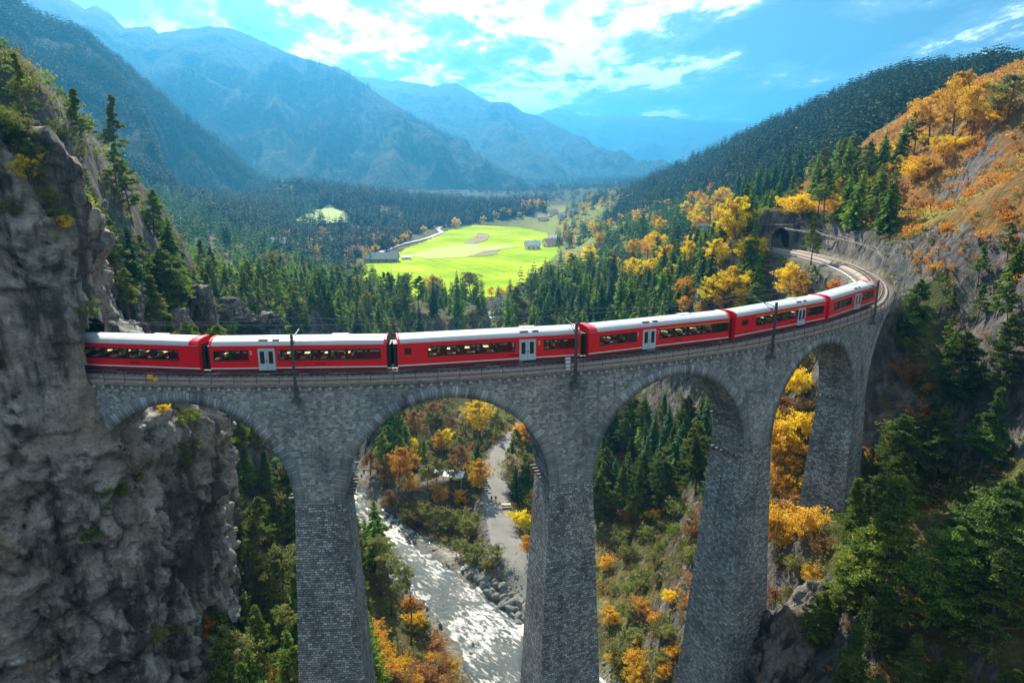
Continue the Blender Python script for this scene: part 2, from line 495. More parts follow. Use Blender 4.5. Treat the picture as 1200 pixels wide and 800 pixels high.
def seg_dist(x, y, P, closed=False):
    """distance to a polyline and the position along it"""
    P = np.asarray(P, float); d = np.full(np.shape(x), 1e9); zz = np.zeros(np.shape(x))
    for a, b in zip(P[:-1], P[1:]):
        ab = b[:2] - a[:2]; L2 = (ab ** 2).sum()
        t = np.clip(((x - a[0]) * ab[0] + (y - a[1]) * ab[1]) / L2, 0, 1)
        dd = np.hypot(x - a[0] - t * ab[0], y - a[1] - t * ab[1])
        m = dd < d
        d = np.where(m, dd, d); zz = np.where(m, a[2] + t * (b[2] - a[2]), zz)
    return d, zz

RIVER = [(12,-120,-64),(14,30,-63),(16,70,-62.5)] + [atz(*p, -62) for p in ((655,815),(600,765),(550,715),(495,672),(440,635))] + \
        [(-40,152,-61.5),(-49,170,-61),(-52,192,-60.5),(-44,222,-60),(-24,255,-59),(-4,290,-58),(2,330,-57),(-30,380,-56)]
def smooth_poly(P, k=3):
    P = np.array(P, float)
    for _ in range(k):
        Q = [P[0]]
        for a, b in zip(P[:-1], P[1:]): Q += [a * .75 + b * .25, a * .25 + b * .75]
        Q.append(P[-1]); P = np.array(Q)
    return P
RIVER = smooth_poly(RIVER)
PATH = smooth_poly([atz(*p) for p in ((655,705,-60),(628,690,-59.5),(600,655,-58.5),(588,620,-58),(580,585,-57.6),(577,555,-57.3),(590,525,-57),(612,505,-56.5),(625,488,-56))])
PICNIC = [atz(545,560,-57.5), atz(500,556,-57.5), atz(470,556,-57.5)]
ROADW = smooth_poly([atz(*p) for p in ((475,566,-57.2),(520,556,-57.3),(555,552,-57.4),(577,560,-57.5))])

RAIL = np.array([arc(s) for s in np.arange(100, 171, 2)])
MEADOW_PX = [(418,318),(414,340),(440,352),(520,353),(575,350),(610,338),(632,318),(655,298),(656,283),(640,273),(612,267),(556,264),(524,270),(488,287),(447,302),(430,308)]

def Hfull(x, y):
    w_ = sstep(-x, 22, 34) * (1 - sstep(y, 78, 92))
    z = H0(x + 10 * w_, y)
    z = z - w_ * sstep(-x, 30, 40) * 3
    km = sstep(y, 380, 398) * (1 - sstep(y, 930, 1080)) * sstep(x, -175, -125) * (1 - sstep(x, 45, 80))
    z = z * (1 - km) + (-52.0 + 0.02 * (z + 52)) * km
    # roughness: gullies and humps, larger on the steep sides
    amp = sstep(z, -60, -40) * (1 - sstep(np.hypot(x, y), 900, 1600)) 
    z = z + amp * (2.2 * fbm(x / 22, y / 22, octv=5, seed=3) * (1 - sstep(y, 360, 400)) + 1.2 * fbm(x / 7, y / 7, octv=4, seed=9, ridged=True))
    z = z + 0.35 * fbm(x / 3, y / 3, octv=3, seed=5) * (1 - sstep(y, 380, 420))
    # flat ground by the path and the picnic place
    for P, w, f in ((PATH, 3.6, 5), (ROADW, 3.2, 4)):
        d, zz = seg_dist(x, y, P)
        k = 1 - sstep(d, w, w + f)
        z = z * (1 - k) + zz * k
    # river bed
    d, zz = seg_dist(x, y, RIVER)
    w = 6.4 + 1.2 * fbm(x / 9, y / 9, octv=3, seed=31)
    k = 1 - sstep(d, w, w + 7)
    bed = zz - 0.9 + 0.35 * fbm(x / 2.2, y / 2.2, octv=3, seed=8) + 0.9 * sstep(d, w - 4, w)
    z = np.where(k > 0, np.minimum(z, z * (1 - k) + bed * k), z)
    # the shelf the line runs on beyond the viaduct
    d, _ = seg_dist(x, y, RAIL)
    rin = np.hypot(x - CX, y - CY)
    sa_ = np.arctan2(x - CX, -(y - CY)) * 102.0
    outer = rin > RR - shift(sa_)
    k = np.where(outer, 1 - sstep(d, 2.9, 5.0), 1 - sstep(d, 3.4, 8.5))
    z = z * (1 - k) + (-0.45) * k
    return z

def axis(parts):
    out = []
    for a, b, st in parts: out += list(np.arange(a, b, st))
    return np.array(out + [parts[-1][1]])
GX = axis([(-9000,-2400,600),(-2400,-800,100),(-800,-300,20),(-300,-100,4),(-100,130,1.1),(130,300,4),(300,900,20),(900,2400,100),(2400,9000,600)])
GY = axis([(-3000,-400,200),(-400,-40,20),(-40,25,3),(25,235,1.1),(235,450,3.5),(450,1000,12),(1000,2600,60),(2600,14000,600)])
XX, YY = np.meshgrid(GX, GY)
ZZ = Hfull(XX, YY)
def H(x, y):
    x = np.asarray(x, float); y = np.asarray(y, float)
    i = np.clip(np.searchsorted(GX, x) - 1, 0, len(GX) - 2); j = np.clip(np.searchsorted(GY, y) - 1, 0, len(GY) - 2)
    fx = (x - GX[i]) / (GX[i + 1] - GX[i]); fy = (y - GY[j]) / (GY[j + 1] - GY[j])
    return (ZZ[j, i] * (1 - fx) + ZZ[j, i + 1] * fx) * (1 - fy) + (ZZ[j + 1, i] * (1 - fx) + ZZ[j + 1, i + 1] * fx) * fy

def place(px, py, h, ymin=45, ymax=1500):
    """where on the ground must something h metres tall stand for its top to be seen at px, py"""
    px = np.atleast_1d(np.asarray(px, float)); py = np.atleast_1d(np.asarray(py, float)); h = np.broadcast_to(np.asarray(h, float), px.shape)
    a, b = ray(px, py)
    Ys = np.geomspace(ymin, ymax, 420)
    X = a[:, None] * Ys; Z = CAM_Z + b[:, None] * Ys
    G = H(X, np.broadcast_to(Ys, X.shape)) + h[:, None]
    hit = G >= Z
    ok = hit.any(1); k = hit.argmax(1)
    k0 = np.maximum(k - 1, 0); r = np.arange(len(px))
    d1 = Z[r, k] - G[r, k]; d0 = Z[r, k0] - G[r, k0]
    t = np.where(k > 0, d0 / np.where(np.abs(d0 - d1) < 1e-6, 1, d0 - d1), 1)
    Y = Ys[k0] + (Ys[k] - Ys[k0]) * np.clip(t, 0, 1)
    X = a * Y
    return X, Y, H(X, Y), ok

def in_poly(px, py, P):
    P = np.asarray(P, float); c = np.zeros(np.shape(px), bool)
    for (x0, y0), (x1, y1) in zip(P, np.roll(P, -1, 0)):
        if y0 == y1: continue
        t = ((y0 > py) != (y1 > py)) & (px < (x1 - x0) * (py - y0) / (y1 - y0) + x0)
        c ^= t
    return c
MEADOW = [atz(px, py, -52)[:2] for px, py in MEADOW_PX]

def make_terrain():
    ny, nx = XX.shape
    gy, gx = np.gradient(ZZ, GY, GX)
    slope = np.hypot(gx, gy)
    n1 = fbm(XX / 12, YY / 12, octv=5, seed=40); n2 = fbm(XX / 5, YY / 5, octv=4, seed=44); n3 = fbm(XX / 30, YY / 30, octv=3, seed=48)
    rock = sstep(slope + 0.9 * n1 - 0.05 * sstep(XX, 75, 95), 1.15, 1.8) * (YY < 600)
    C = np.zeros((ny, nx, 3))
    def blend(mask, c):
        nonlocal C
        C = C * (1 - mask[..., None]) + np.array(c) * mask[..., None]
    C[:] = (0.060, 0.068, 0.024)                      # forest floor
    blend(sstep(n1, -0.1, 0.4) * 0.8, (0.11, 0.075, 0.03))
    blend(sstep(n2, 0.1, 0.5) * 0.6, (0.13, 0.14, 0.035))
    # autumn heath on the open slope above the line
    rin = np.hypot(XX - CX, YY - CY)
    heath = (sstep(rin, 103, 108) * sstep(XX, 66, 76) * sstep(ZZ, 1, 6) * (YY < 300) * (YY > 60))
    blend(heath * 0.9, (0.20, 0.12, 0.035))
    blend(heath * sstep(n2, -0.15, 0.2), (0.30, 0.15, 0.035))
    blend(heath * sstep(n1, 0.1, 0.3) * 0.8, (0.22, 0.21, 0.05))
    # dry grassy terraces beyond the wood
    dry = sstep(YY, 420, 520) * (1 - sstep(YY, 950, 1300)) * sstep(XX, -40, 60)
    blend(dry * 0.9, (0.21, 0.24, 0.045))
    # valley floor far off: meadows and woods
    far = sstep(YY, 1000, 1300)
    blend(far, (0.035, 0.055, 0.025))
    # rough grass near the bank and the path
    d, _ = seg_dist(XX, YY, PATH); d2, _ = seg_dist(XX, YY, RIVER); d3, _ = seg_dist(XX, YY, ROADW)
    low = (1 - sstep(ZZ, -57, -52)) * (YY < 260) * (YY > 40)
    blend(low * sstep(n2, -0.3, 0.2) * 0.7, (0.17, 0.15, 0.07))
    blend(low * sstep(n1, 0.0, 0.3) * 0.6, (0.12, 0.15, 0.035))
    blend(1 - sstep(d + n2 * 1.2, 3.2, 4.4), (0.19, 0.185, 0.175))
    blend(1 - sstep(d3 + n2 * 1.6, 3.0, 4.6), (0.17, 0.16, 0.14))
    grav = (1 - sstep(d2 + n1 * 3, 9.5, 13)) * (ZZ < -56)
    blend(grav, (0.25, 0.225, 0.19))
    blend(grav * sstep(n2, 0, 0.3), (0.34, 0.32, 0.29))
    blend((1 - sstep(d2 + n2 * 1.5, 6.5, 8.5)) * (ZZ < -58), (0.15, 0.145, 0.13))
    # scree behind the first arch
    scr = np.exp(-(((XX + 52) / 16) ** 2 + ((YY - 128) / 16) ** 2) * 1.0)
    blend(sstep(scr, 0.35, 0.7) * 0.9, (0.26, 0.23, 0.20))
    # the line's shelf
    dr, _ = seg_dist(XX, YY, RAIL)
    blend(1 - sstep(dr, 3.4, 4.4), (0.22, 0.20, 0.17))
    rock = np.maximum(rock, 0) * sstep(dr, 3.2, 4.0)
    # bare rock faces
    V = np.stack([XX, YY, ZZ], -1).reshape(-1, 3)
    idx = np.arange(ny * nx).reshape(ny, nx)
    F = np.stack([idx[:-1, :-1], idx[:-1, 1:], idx[1:, 1:], idx[1:, :-1]], -1).reshape(-1, 4)
    m, nt, b, L = mat_new('ground')
    g = N(nt, 'ShaderNodeNewGeometry').outputs['Position']
    ac = N(nt, 'ShaderNodeAttribute', attribute_name='tint'); ar = N(nt, 'ShaderNodeAttribute', attribute_name='rock')
    f1 = noise_n(nt, g, 0.9, 9, 0.72); f2 = noise_n(nt, g, 0.16, 5, 0.6)
    c = mixc(nt, 0.85, ac.outputs['Color'], ramp(nt, f1, [(0.28, (0.35, 0.35, 0.35)), (0.5, (0.95, 0.95, 0.95)), (0.72, (1.6, 1.6, 1.6))]), 'MULTIPLY')
    c = mixc(nt, 0.5, c, ramp(nt, f2, [(0.35, (0.6, 0.6, 0.6)), (0.65, (1.25, 1.25, 1.25))]), 'MULTIPLY')
    st = noise_n(nt, g, 0.45, 9, 0.7, 0.8, (1, 1, 0.45))
    rc = ramp(nt, st, [(0.34, (0.03, 0.03, 0.032)), (0.48, (0.09, 0.086, 0.082)), (0.62, (0.19, 0.178, 0.16)), (0.78, (0.24, 0.17, 0.11))])
    ad = N(nt, 'ShaderNodeMath', operation='ADD'); L(ar.outputs['Fac'], ad.inputs[0])
    sb = N(nt, 'ShaderNodeMath', operation='SUBTRACT'); L(f1, sb.inputs[0]); sb.inputs[1].default_value = 0.5; L(sb.outputs[0], ad.inputs[1])
    rf = ramp(nt, ad.outputs[0], [(0.38, (0, 0, 0)), (0.55, (1, 1, 1))])
    L(mixc(nt, rf, c, rc), b.inputs['Base Color'])
    b.inputs['Roughness'].default_value = 0.95; b.inputs['Specular IOR Level'].default_value = 0.15
    hh = N(nt, 'ShaderNodeMath', operation='ADD'); L(f1, hh.inputs[0]); L(st, hh.inputs[1])
    bump(nt, b, hh.outputs[0], 1.0, 0.7)
    me = np_mesh('ground', V, F, m, smooth=True, attr={'tint': ('POINT', C.reshape(-1, 3)), 'rock': ('POINT', rock.ravel())})
    tag(link('ground', me), kind='structure')
make_terrain()

def drape(poly_or_strip, name, mat, lift, kind='structure', res=None):
    pass

def strip_mesh(P, halfw, lift, ncross=9, wob=0.0, seed=1, hfun=None):
    P = np.asarray(P, float)
    T = np.gradient(P[:, :2], axis=0); T /= np.linalg.norm(T, axis=1)[:, None]
    Nn = np.stack([T[:, 1], -T[:, 0]], -1)
    ks = np.linspace(-1, 1, ncross)
    hw = halfw * (1 + wob * fbm(np.arange(len(P)) * 0.35, np.zeros(len(P)), octv=3, seed=seed))
    V = P[:, None, :2] + Nn[:, None, :] * (hw[:, None] * ks[None])[..., None]
    z = (P[:, 2][:, None] + 0 * ks) if hfun is None else hfun(V[..., 0], V[..., 1])
    V = np.concatenate([V, (z + lift)[..., None]], -1)
    n = len(P); idx = np.arange(n * ncross).reshape(n, ncross)
    F = np.stack([idx[:-1, :-1], idx[:-1, 1:], idx[1:, 1:], idx[1:, :-1]], -1).reshape(-1, 4)
    return V.reshape(-1, 3), F

# water of the stream: shallow, rough, broken by stones
def make_river():
    P = RIVER
    d = np.r_[0, np.cumsum(np.hypot(*np.diff(P[:, :2], axis=0).T))]
    s = np.arange(0, d[-1], 0.6)
    Pi = np.stack([np.interp(s, d, P[:, k]) for k in range(3)], -1)
    V, F = strip_mesh(Pi, 9.0, -0.15, ncross=60)
    V[:, 2] += 0.16 * fbm(V[:, 0] / 1.3, V[:, 1] / 1.3, octv=4, seed=70) + 0.05 * fbm(V[:, 0] / 0.5, V[:, 1] / 0.5, octv=2, seed=71, ridged=True)
    m, nt, b, L = mat_new('river_water')
    g = N(nt, 'ShaderNodeNewGeometry').outputs['Position']
    mr_ = N(nt, 'ShaderNodeMapping'); mr_.inputs['Rotation'].default_value = (0, 0, R(48)); L(g, mr_.inputs[0])
    w = noise_n(nt, mr_.outputs[0], 1.5, 10, 0.74, 0.3, (0.38, 1.0, 1)); w2 = noise_n(nt, g, 5.5, 6, 0.75, 0.2)
    md = noise_n(nt, g, 0.09, 4, 0.6)
    ad = N(nt, 'ShaderNodeMath', operation='ADD'); L(w, ad.inputs[0]); 
    mu = N(nt, 'ShaderNodeMath', operation='MULTIPLY'); L(md, mu.inputs[0]); mu.inputs[1].default_value = 0.7; L(mu.outputs[0], ad.inputs[1])
    foam = ramp(nt, ad.outputs[0], [(0.83, (0, 0, 0)), (0.94, (0.9,) * 3)])
    c = mixc(nt, foam, (0.045, 0.065, 0.068), (0.56, 0.56, 0.555))
    L(c, b.inputs['Base Color'])
    L(mixc(nt, foam, (0.07,) * 3, (0.5,) * 3), b.inputs['Roughness'])
    b.inputs['IOR'].default_value = 1.33
    b.inputs['Specular IOR Level'].default_value = 0.8
    h = N(nt, 'ShaderNodeMath', operation='ADD'); L(w, h.inputs[0]); L(w2, h.inputs[1])
    bump(nt, b, h.outputs[0], 0.7, 0.22)
    me = np_mesh('river', V, F, m, smooth=True)
    tag(link('river', me), kind='structure')
make_river()

def resample(P, st):
    P = np.asarray(P, float)
    d = np.r_[0, np.cumsum(np.hypot(*np.diff(P[:, :2], axis=0).T))]
    s = np.arange(0, d[-1], st)
    return np.stack([np.interp(s, d, P[:, k]) for k in range(3)], -1)
def make_path():
    m, nt, b, L = mat_new('gravel_path')
    g = N(nt, 'ShaderNodeNewGeometry').outputs['Position']
    n = noise_n(nt, g, 3.0, 8, 0.75); n2 = noise_n(nt, g, 0.3, 4)
    c = mixc(nt, 0.5, ramp(nt, n, [(0.3, (0.12, 0.12, 0.118)), (0.7, (0.21, 0.208, 0.20))]), ramp(nt, n2, [(0.3, (0.10, 0.10, 0.097)), (0.7, (0.22, 0.215, 0.205))]))
    L(c, b.inputs['Base Color']); b.inputs['Roughness'].default_value = 0.9
    bump(nt, b, n, 0.6, 0.05)
    V, F = strip_mesh(resample(PATH, 1.0), 2.9, 0.07, 9, 0.25, 4, H)
    tag(link('gravel_path', np_mesh('gravel_path', V, F, m, smooth=True)), kind='structure')
make_path()

# meadow: mown strips, ploughed patches, each a sheet draped on the valley floor
def sheet(name, poly, lift, mat, step):
    P = np.array(poly); x0, y0 = P.min(0) - step; x1, y1 = P.max(0) + step
    xs = np.arange(x0, x1, step); ys = np.arange(y0, y1, step)
    X, Y = np.meshgrid(xs, ys)
    inn = in_poly(X + 2.5 * fbm(X / 14, Y / 14, octv=3, seed=2), Y + 4 * fbm(X / 17, Y / 17, octv=3, seed=5), P)
    Z = H(X, Y) + lift
    idx = np.arange(X.size).reshape(X.shape)
    F = np.stack([idx[:-1, :-1], idx[:-1, 1:], idx[1:, 1:], idx[1:, :-1]], -1).reshape(-1, 4)
    keep = inn.ravel()[F].all(1); F = F[keep]
    used = np.unique(F); re = np.full(X.size, -1); re[used] = np.arange(len(used))
    V = np.stack([X, Y, Z], -1).reshape(-1, 3)[used]
    return tag(link(name, np_mesh(name, V, re[F], mat, smooth=True)), kind='structure')
def make_meadow():
    m, nt, b, L = mat_new('meadow_grass')
    g = N(nt, 'ShaderNodeNewGeometry').outputs['Position']
    n = noise_n(nt, g, 0.02, 6, 0.6); n2 = noise_n(nt, g, 0.25, 6, 0.7)
    c = ramp(nt, n, [(0.32, (0.20, 0.34, 0.018)), (0.5, (0.30, 0.42, 0.022)), (0.66, (0.42, 0.46, 0.05))])
    mp = N(nt, 'ShaderNodeMapping'); mp.inputs['Rotation'].default_value = (0, 0, R(-28)); L(g, mp.inputs[0])
    wv = N(nt, 'ShaderNodeTexWave'); wv.inputs['Scale'].default_value = 0.028; wv.inputs['Distortion'].default_value = 0.6; wv.inputs['Detail'].default_value = 1
    L(mp.outputs[0], wv.inputs[0])
    c = mixc(nt, 0.28, c, ramp(nt, wv.outputs['Fac'], [(0.3, (0.75, 0.85, 0.8)), (0.7, (1.15, 1.08, 1.1))]), 'MULTIPLY')
    c = mixc(nt, 0.5, c, ramp(nt, n2, [(0.3, (0.75, 0.8, 0.75)), (0.7, (1.12, 1.1, 1.1))]), 'MULTIPLY')
    L(c, b.inputs['Base Color']); b.inputs['Roughness'].default_value = 0.85
    b.inputs['Specular IOR Level'].default_value = 0.0
    sheet('meadow', MEADOW, 0.30, m, 2.2)
    def w(pl): return [atz(px, py, -51.7)[:2] for px, py in pl]
    p2 = simple('ploughed_soil', (0.20, 0.17, 0.07), 0.95, var=0.3, nscale=0.05)
    sheet('ploughed_field', w([(541,286),(556,277),(560,273),(574,274),(573,281),(557,287)]), 0.7, p2, 2.0)
    sheet('ploughed_field', w([(549,301),(568,294),(589,293),(583,298),(566,301)]), 0.7, p2, 2.0)
    m3, nt, b, L = mat_new('mown_hay')
    g = N(nt, 'ShaderNodeNewGeometry').outputs['Position']
    mp = N(nt, 'ShaderNodeMapping'); mp.inputs['Rotation'].default_value = (0, 0, R(-28)); L(g, mp.inputs[0])
    wv = N(nt, 'ShaderNodeTexWave'); wv.inputs['Scale'].default_value = 0.05; wv.inputs['Distortion'].default_value = 0.3; L(mp.outputs[0], wv.inputs[0])
    L(ramp(nt, wv.outputs['Fac'], [(0.3, (0.25, 0.37, 0.035)), (0.7, (0.35, 0.43, 0.06))]), b.inputs['Base Color']); b.inputs['Roughness'].default_value = 0.9
    sheet('mown_field', w([(478,300),(505,291),(540,287),(556,278),(562,288),(600,286),(610,289),(590,292),(566,295),(548,302),(500,304)]), 0.5, m3, 2.0)
    m4 = simple('pale_meadow', (0.24, 0.32, 0.06), 0.9, var=0.2, nscale=0.03)
    sheet('far_meadow', [atz(px, py, -40)[:2] for px, py in ((345,268),(362,258),(388,254),(404,256),(408,262),(380,266),(362,271))], 3.5, m4, 4.0)
    rd = simple('pale_road', (0.36, 0.34, 0.31), 0.9)
    V, F = strip_mesh(resample([atz(*p, -50) for p in ((440,296),(470,285),(500,278),(518,271),(512,267),(522,263),(540,262))], 6), 3.0, 0.9, 5, 0, 1, H)
    tag(link('valley_road', np_mesh('valley_road', V, F, rd)), kind='structure')
make_meadow()
# ---------------------------------------------------------------- mountains and far hills
def ridge(name, crest, foot, back, mat, amp, nu=420, nv=110, seed=1, spur=60.0, prof=1.15, jag=0.02):
    """a mountain: crest line, foot of the near side, depth of the far side; spurs and gullies by noise"""
    crest = np.array(crest, float); foot = np.array(foot, float)
    def rs(P, n):
        d = np.r_[0, np.cumsum(np.linalg.norm(np.diff(P, axis=0), axis=1))]; d /= d[-1]
        t = np.linspace(0, 1, n); return np.stack([np.interp(t, d, P[:, k]) for k in range(3)], -1)
    c = rs(crest, nu); f = rs(foot, nu)
    # small crest jaggedness
    hgt = (c[:, 2] - f[:, 2])
    t = np.linspace(0, 1, nu)
    c[:, 2] += hgt * jag * fbm(t * 38, t * 0 + seed, octv=5, seed=seed)
    v = np.linspace(0, 1, nv)[:, None]
    h = v ** prof
    P = f[None, :, :2] * (1 - v[..., None]) + c[None, :, :2] * v[..., None]
    z = f[None, :, 2] * (1 - h) + c[None, :, 2] * h
    X, Y = P[..., 0], P[..., 1]
    L = np.linalg.norm(c[:, :2] - f[:, :2], axis=1).mean()
    env = np.sin(PI * np.clip(v, 0, 1)) ** 0.7
    # coordinates along the ridge so that spurs run down the slope
    al = np.r_[0, np.cumsum(np.linalg.norm(np.diff(c, axis=0), axis=1))][None]
    n = fbm(al / spur + 0.25 * fbm(X / spur, Y / spur, octv=3, seed=seed + 3), v * L / spur * 0.28 + 0 * al, octv=6, seed=seed, ridged=True, gain=0.52)
    n2 = fbm(X / (spur * 0.35), Y / (spur * 0.35), octv=6, seed=seed + 7)
    z = z + amp * env * (n * 0.9 + n2 * 0.5)
    # far side
    vb = np.linspace(0, 1, 12)[1:, None]
    Xb = c[None, :, 0] + back[0] * vb; Yb = c[None, :, 1] + back[1] * vb
    zb = c[None, :, 2] - (c[None, :, 2] - f[None, :, 2]) * vb ** 1.2
    Vx = np.concatenate([X, Xb]); Vy = np.concatenate([Y, Yb]); Vz = np.concatenate([z, zb])
    V = np.stack([Vx, Vy, Vz], -1)
    idx = np.arange(V.shape[0] * nu).reshape(V.shape[0], nu)
    F = np.stack([idx[:-1, :-1], idx[:-1, 1:], idx[1:, 1:], idx[1:, :-1]], -1).reshape(-1, 4)
    me = np_mesh(name, V.reshape(-1, 3), F, mat, smooth=True)
    tag(link(name, me), kind='structure')
    return V[:nv]

def mount_mat(name, wood, grass, stone, z0, z1, sc=1.0, snow=None):
    m, nt, b, L = mat_new(name)
    g = N(nt, 'ShaderNodeNewGeometry').outputs['Position']
    n = noise_n(nt, g, 0.012 * sc, 9, 0.68, 0.5); f = noise_n(nt, g, 0.11 * sc, 5, 0.75)
    sp = N(nt, 'ShaderNodeSeparateXYZ'); L(g, sp.inputs[0])
    c = ramp(nt, f, [(0.35, tuple(v * 0.45 for v in wood)), (0.5, wood), (0.65, tuple(v * 1.9 for v in wood))])
    c = mixc(nt, ramp(nt, n, [(0.54, (0, 0, 0)), (0.64, (0.8,) * 3)]), c, grass)
    mr = N(nt, 'ShaderNodeMapRange'); mr.inputs['From Min'].default_value = z0; mr.inputs['From Max'].default_value = z1
    ad = N(nt, 'ShaderNodeMath', operation='MULTIPLY_ADD'); L(n, ad.inputs[0]); ad.inputs[1].default_value = (z1 - z0) * 1.5; L(sp.outputs[2], ad.inputs[2])
    mr.inputs['From Min'].default_value = z0 + (z1 - z0) * 0.6; mr.inputs['From Max'].default_value = z1 + (z1 - z0) * 0.4
    L(ad.outputs[0], mr.inputs['Value'])
    c = mixc(nt, mr.outputs[0], c, stone)
    if snow:
        m2 = N(nt, 'ShaderNodeMapRange'); m2.inputs['From Min'].default_value = snow; m2.inputs['From Max'].default_value = snow + 60
        ad2 = N(nt, 'ShaderNodeMath', operation='MULTIPLY_ADD'); L(f, ad2.inputs[0]); ad2.inputs[1].default_value = 300; ad2.inputs[2].default_value = -150
        ad3 = N(nt, 'ShaderNodeMath', operation='ADD'); L(ad2.outputs[0], ad3.inputs[0]); L(sp.outputs[2], ad3.inputs[1])
        L(ad3.outputs[0], m2.inputs['Value']); c = mixc(nt, m2.outputs[0], c, (0.8, 0.82, 0.85))
    L(c, b.inputs['Base Color']); b.inputs['Roughness'].default_value = 1.0; b.inputs['Specular IOR Level'].default_value = 0.05
    bump(nt, b, f, 1.0, 12.0)
    return m
def cr(pts): return [at(*p) for p in pts]

WOOD = (0.040, 0.058, 0.030)
mA = mount_mat('near_mountain', WOOD, (0.075, 0.08, 0.045), (0.14, 0.135, 0.115), 300, 420)
mB = mount_mat('middle_mountain', (0.045, 0.06, 0.035), (0.09, 0.09, 0.06), (0.16, 0.15, 0.13), 560, 760, 0.6, 880)
mC = mount_mat('far_mountain', (0.05, 0.065, 0.04), (0.09, 0.09, 0.06), (0.16, 0.15, 0.13), 500, 900, 0.4)

A = ridge('wooded_mountain', cr([(-420,-260,700),(-160,-150,820),(-40,-60,930),(30,12,1020),(100,45,1100),(160,92,1180),(215,135,1270),(262,172,1360),(300,205,1440),(345,228,1520),(400,252,1600),(440,258,1650)]),
      [(-900,330,60),(-560,420,10),(-420,560,-10),(-330,700,-20)] + cr([(150,262,900),(230,268,1000),(320,262,1150),(400,258,1350),(450,258,1550)]), (-900, 500), mA, 34, seed=4, spur=150, prof=1.1, jag=0.03)
B = ridge('high_mountain', cr([(-500,-60,1900),(-200,-60,2300),(-60,-60,2500),(10,-25,2700),(60,-8,2900),(85,4,3000),(100,13,3050),(112,9,3080),(130,17,3100),(146,33,3120),(158,31,3120),(175,31,3150),(186,41,3150),(202,38,3170),(215,33,3180),(228,33,3180),(243,29,3200),(262,33,3200),(290,42,3200),(318,55,3150),(335,61,3100),(352,66,3050),(385,76,3000),(405,85,2950),(430,101,2850),(460,122,2750),(500,145,2650),(540,168,2550),(580,192,2450),(620,214,2350),(650,234,2250)]),
      [(-1500,900,100),(-900,1250,20)] + cr([(120,262,1500),(260,255,1600),(380,250,1700),(480,248,1750),(560,245,1800),(610,243,1900),(648,240,2100)]), (-1200, 1500), mB, 120, nv=150, seed=12, spur=520, prof=1.25, jag=0.02)
C = ridge('valley_side_mountain', cr([(330,72,5400),(380,80,5300),(415,89,5200),(432,91,5150),(455,95,5100),(480,97,5050),(505,101,5000),(522,97,5000),(535,98,5000),(550,107,4950),(575,120,4900),(596,121,4850),(612,131,4800),(635,138,4700),(665,154,4600),(700,172,4500),(740,195,4300),(780,213,4100),(820,228,3900)]),
      cr([(300,245,2600),(450,243,2600),(560,241,2600),(640,238,2700),(720,236,2900),(820,234,3300)]), (-800, 2500), mC, 150, seed=23, spur=700, prof=1.2, jag=0.02)
D = ridge('farthest_mountain', cr([(560,150,9000),(620,138,8800),(640,130,8700),(652,127,8700),(668,130,8700),(685,135,8700),(705,134,8700),(730,134,8700),(760,136,8700),(800,139,8700),(840,141,8700),(880,143,8700),(930,150,8700),(1000,165,8700),(1150,180,8700),(1400,190,8700)]),
      cr([(500,232,5200),(700,231,5200),(900,231,5200),(1400,231,5200)]), (0, 3000), mC, 240, seed=37, spur=1300, prof=1.2, jag=0.03)
mE = mount_mat('dark_wooded_hill', WOOD, (0.10, 0.09, 0.04), (0.1, 0.1, 0.07), 900, 1000, 1.5)
Ehill = ridge('wooded_hill', cr([(655,246,1350),(690,237,1280),(720,232,1200),(745,224,1130),(800,198,1040),(850,174,960),(900,153,880),(950,134,820),(1000,112,780),(1050,97,750),(1100,94,730),(1165,98,700),(1230,100,650),(1400,105,560)]),
      [at(670,262,1000), at(730,262,760), at(800,268,560), at(850,262,440), at(900,250,400), at(960,240,330), at(1080,200,270), (190,230,30), (250,150,25), (330,60,20)], (500, 500), mE, 12, nu=260, nv=70, seed=51, spur=90, prof=0.95, jag=0.03)
# ---------------------------------------------------------------- the rock wall at the left end of the viaduct
def track_an(x, y):
    s = np.arctan2(x - CX, -(y - CY)) * 102.0
    return s, np.hypot(x - CX, y - CY) - RR

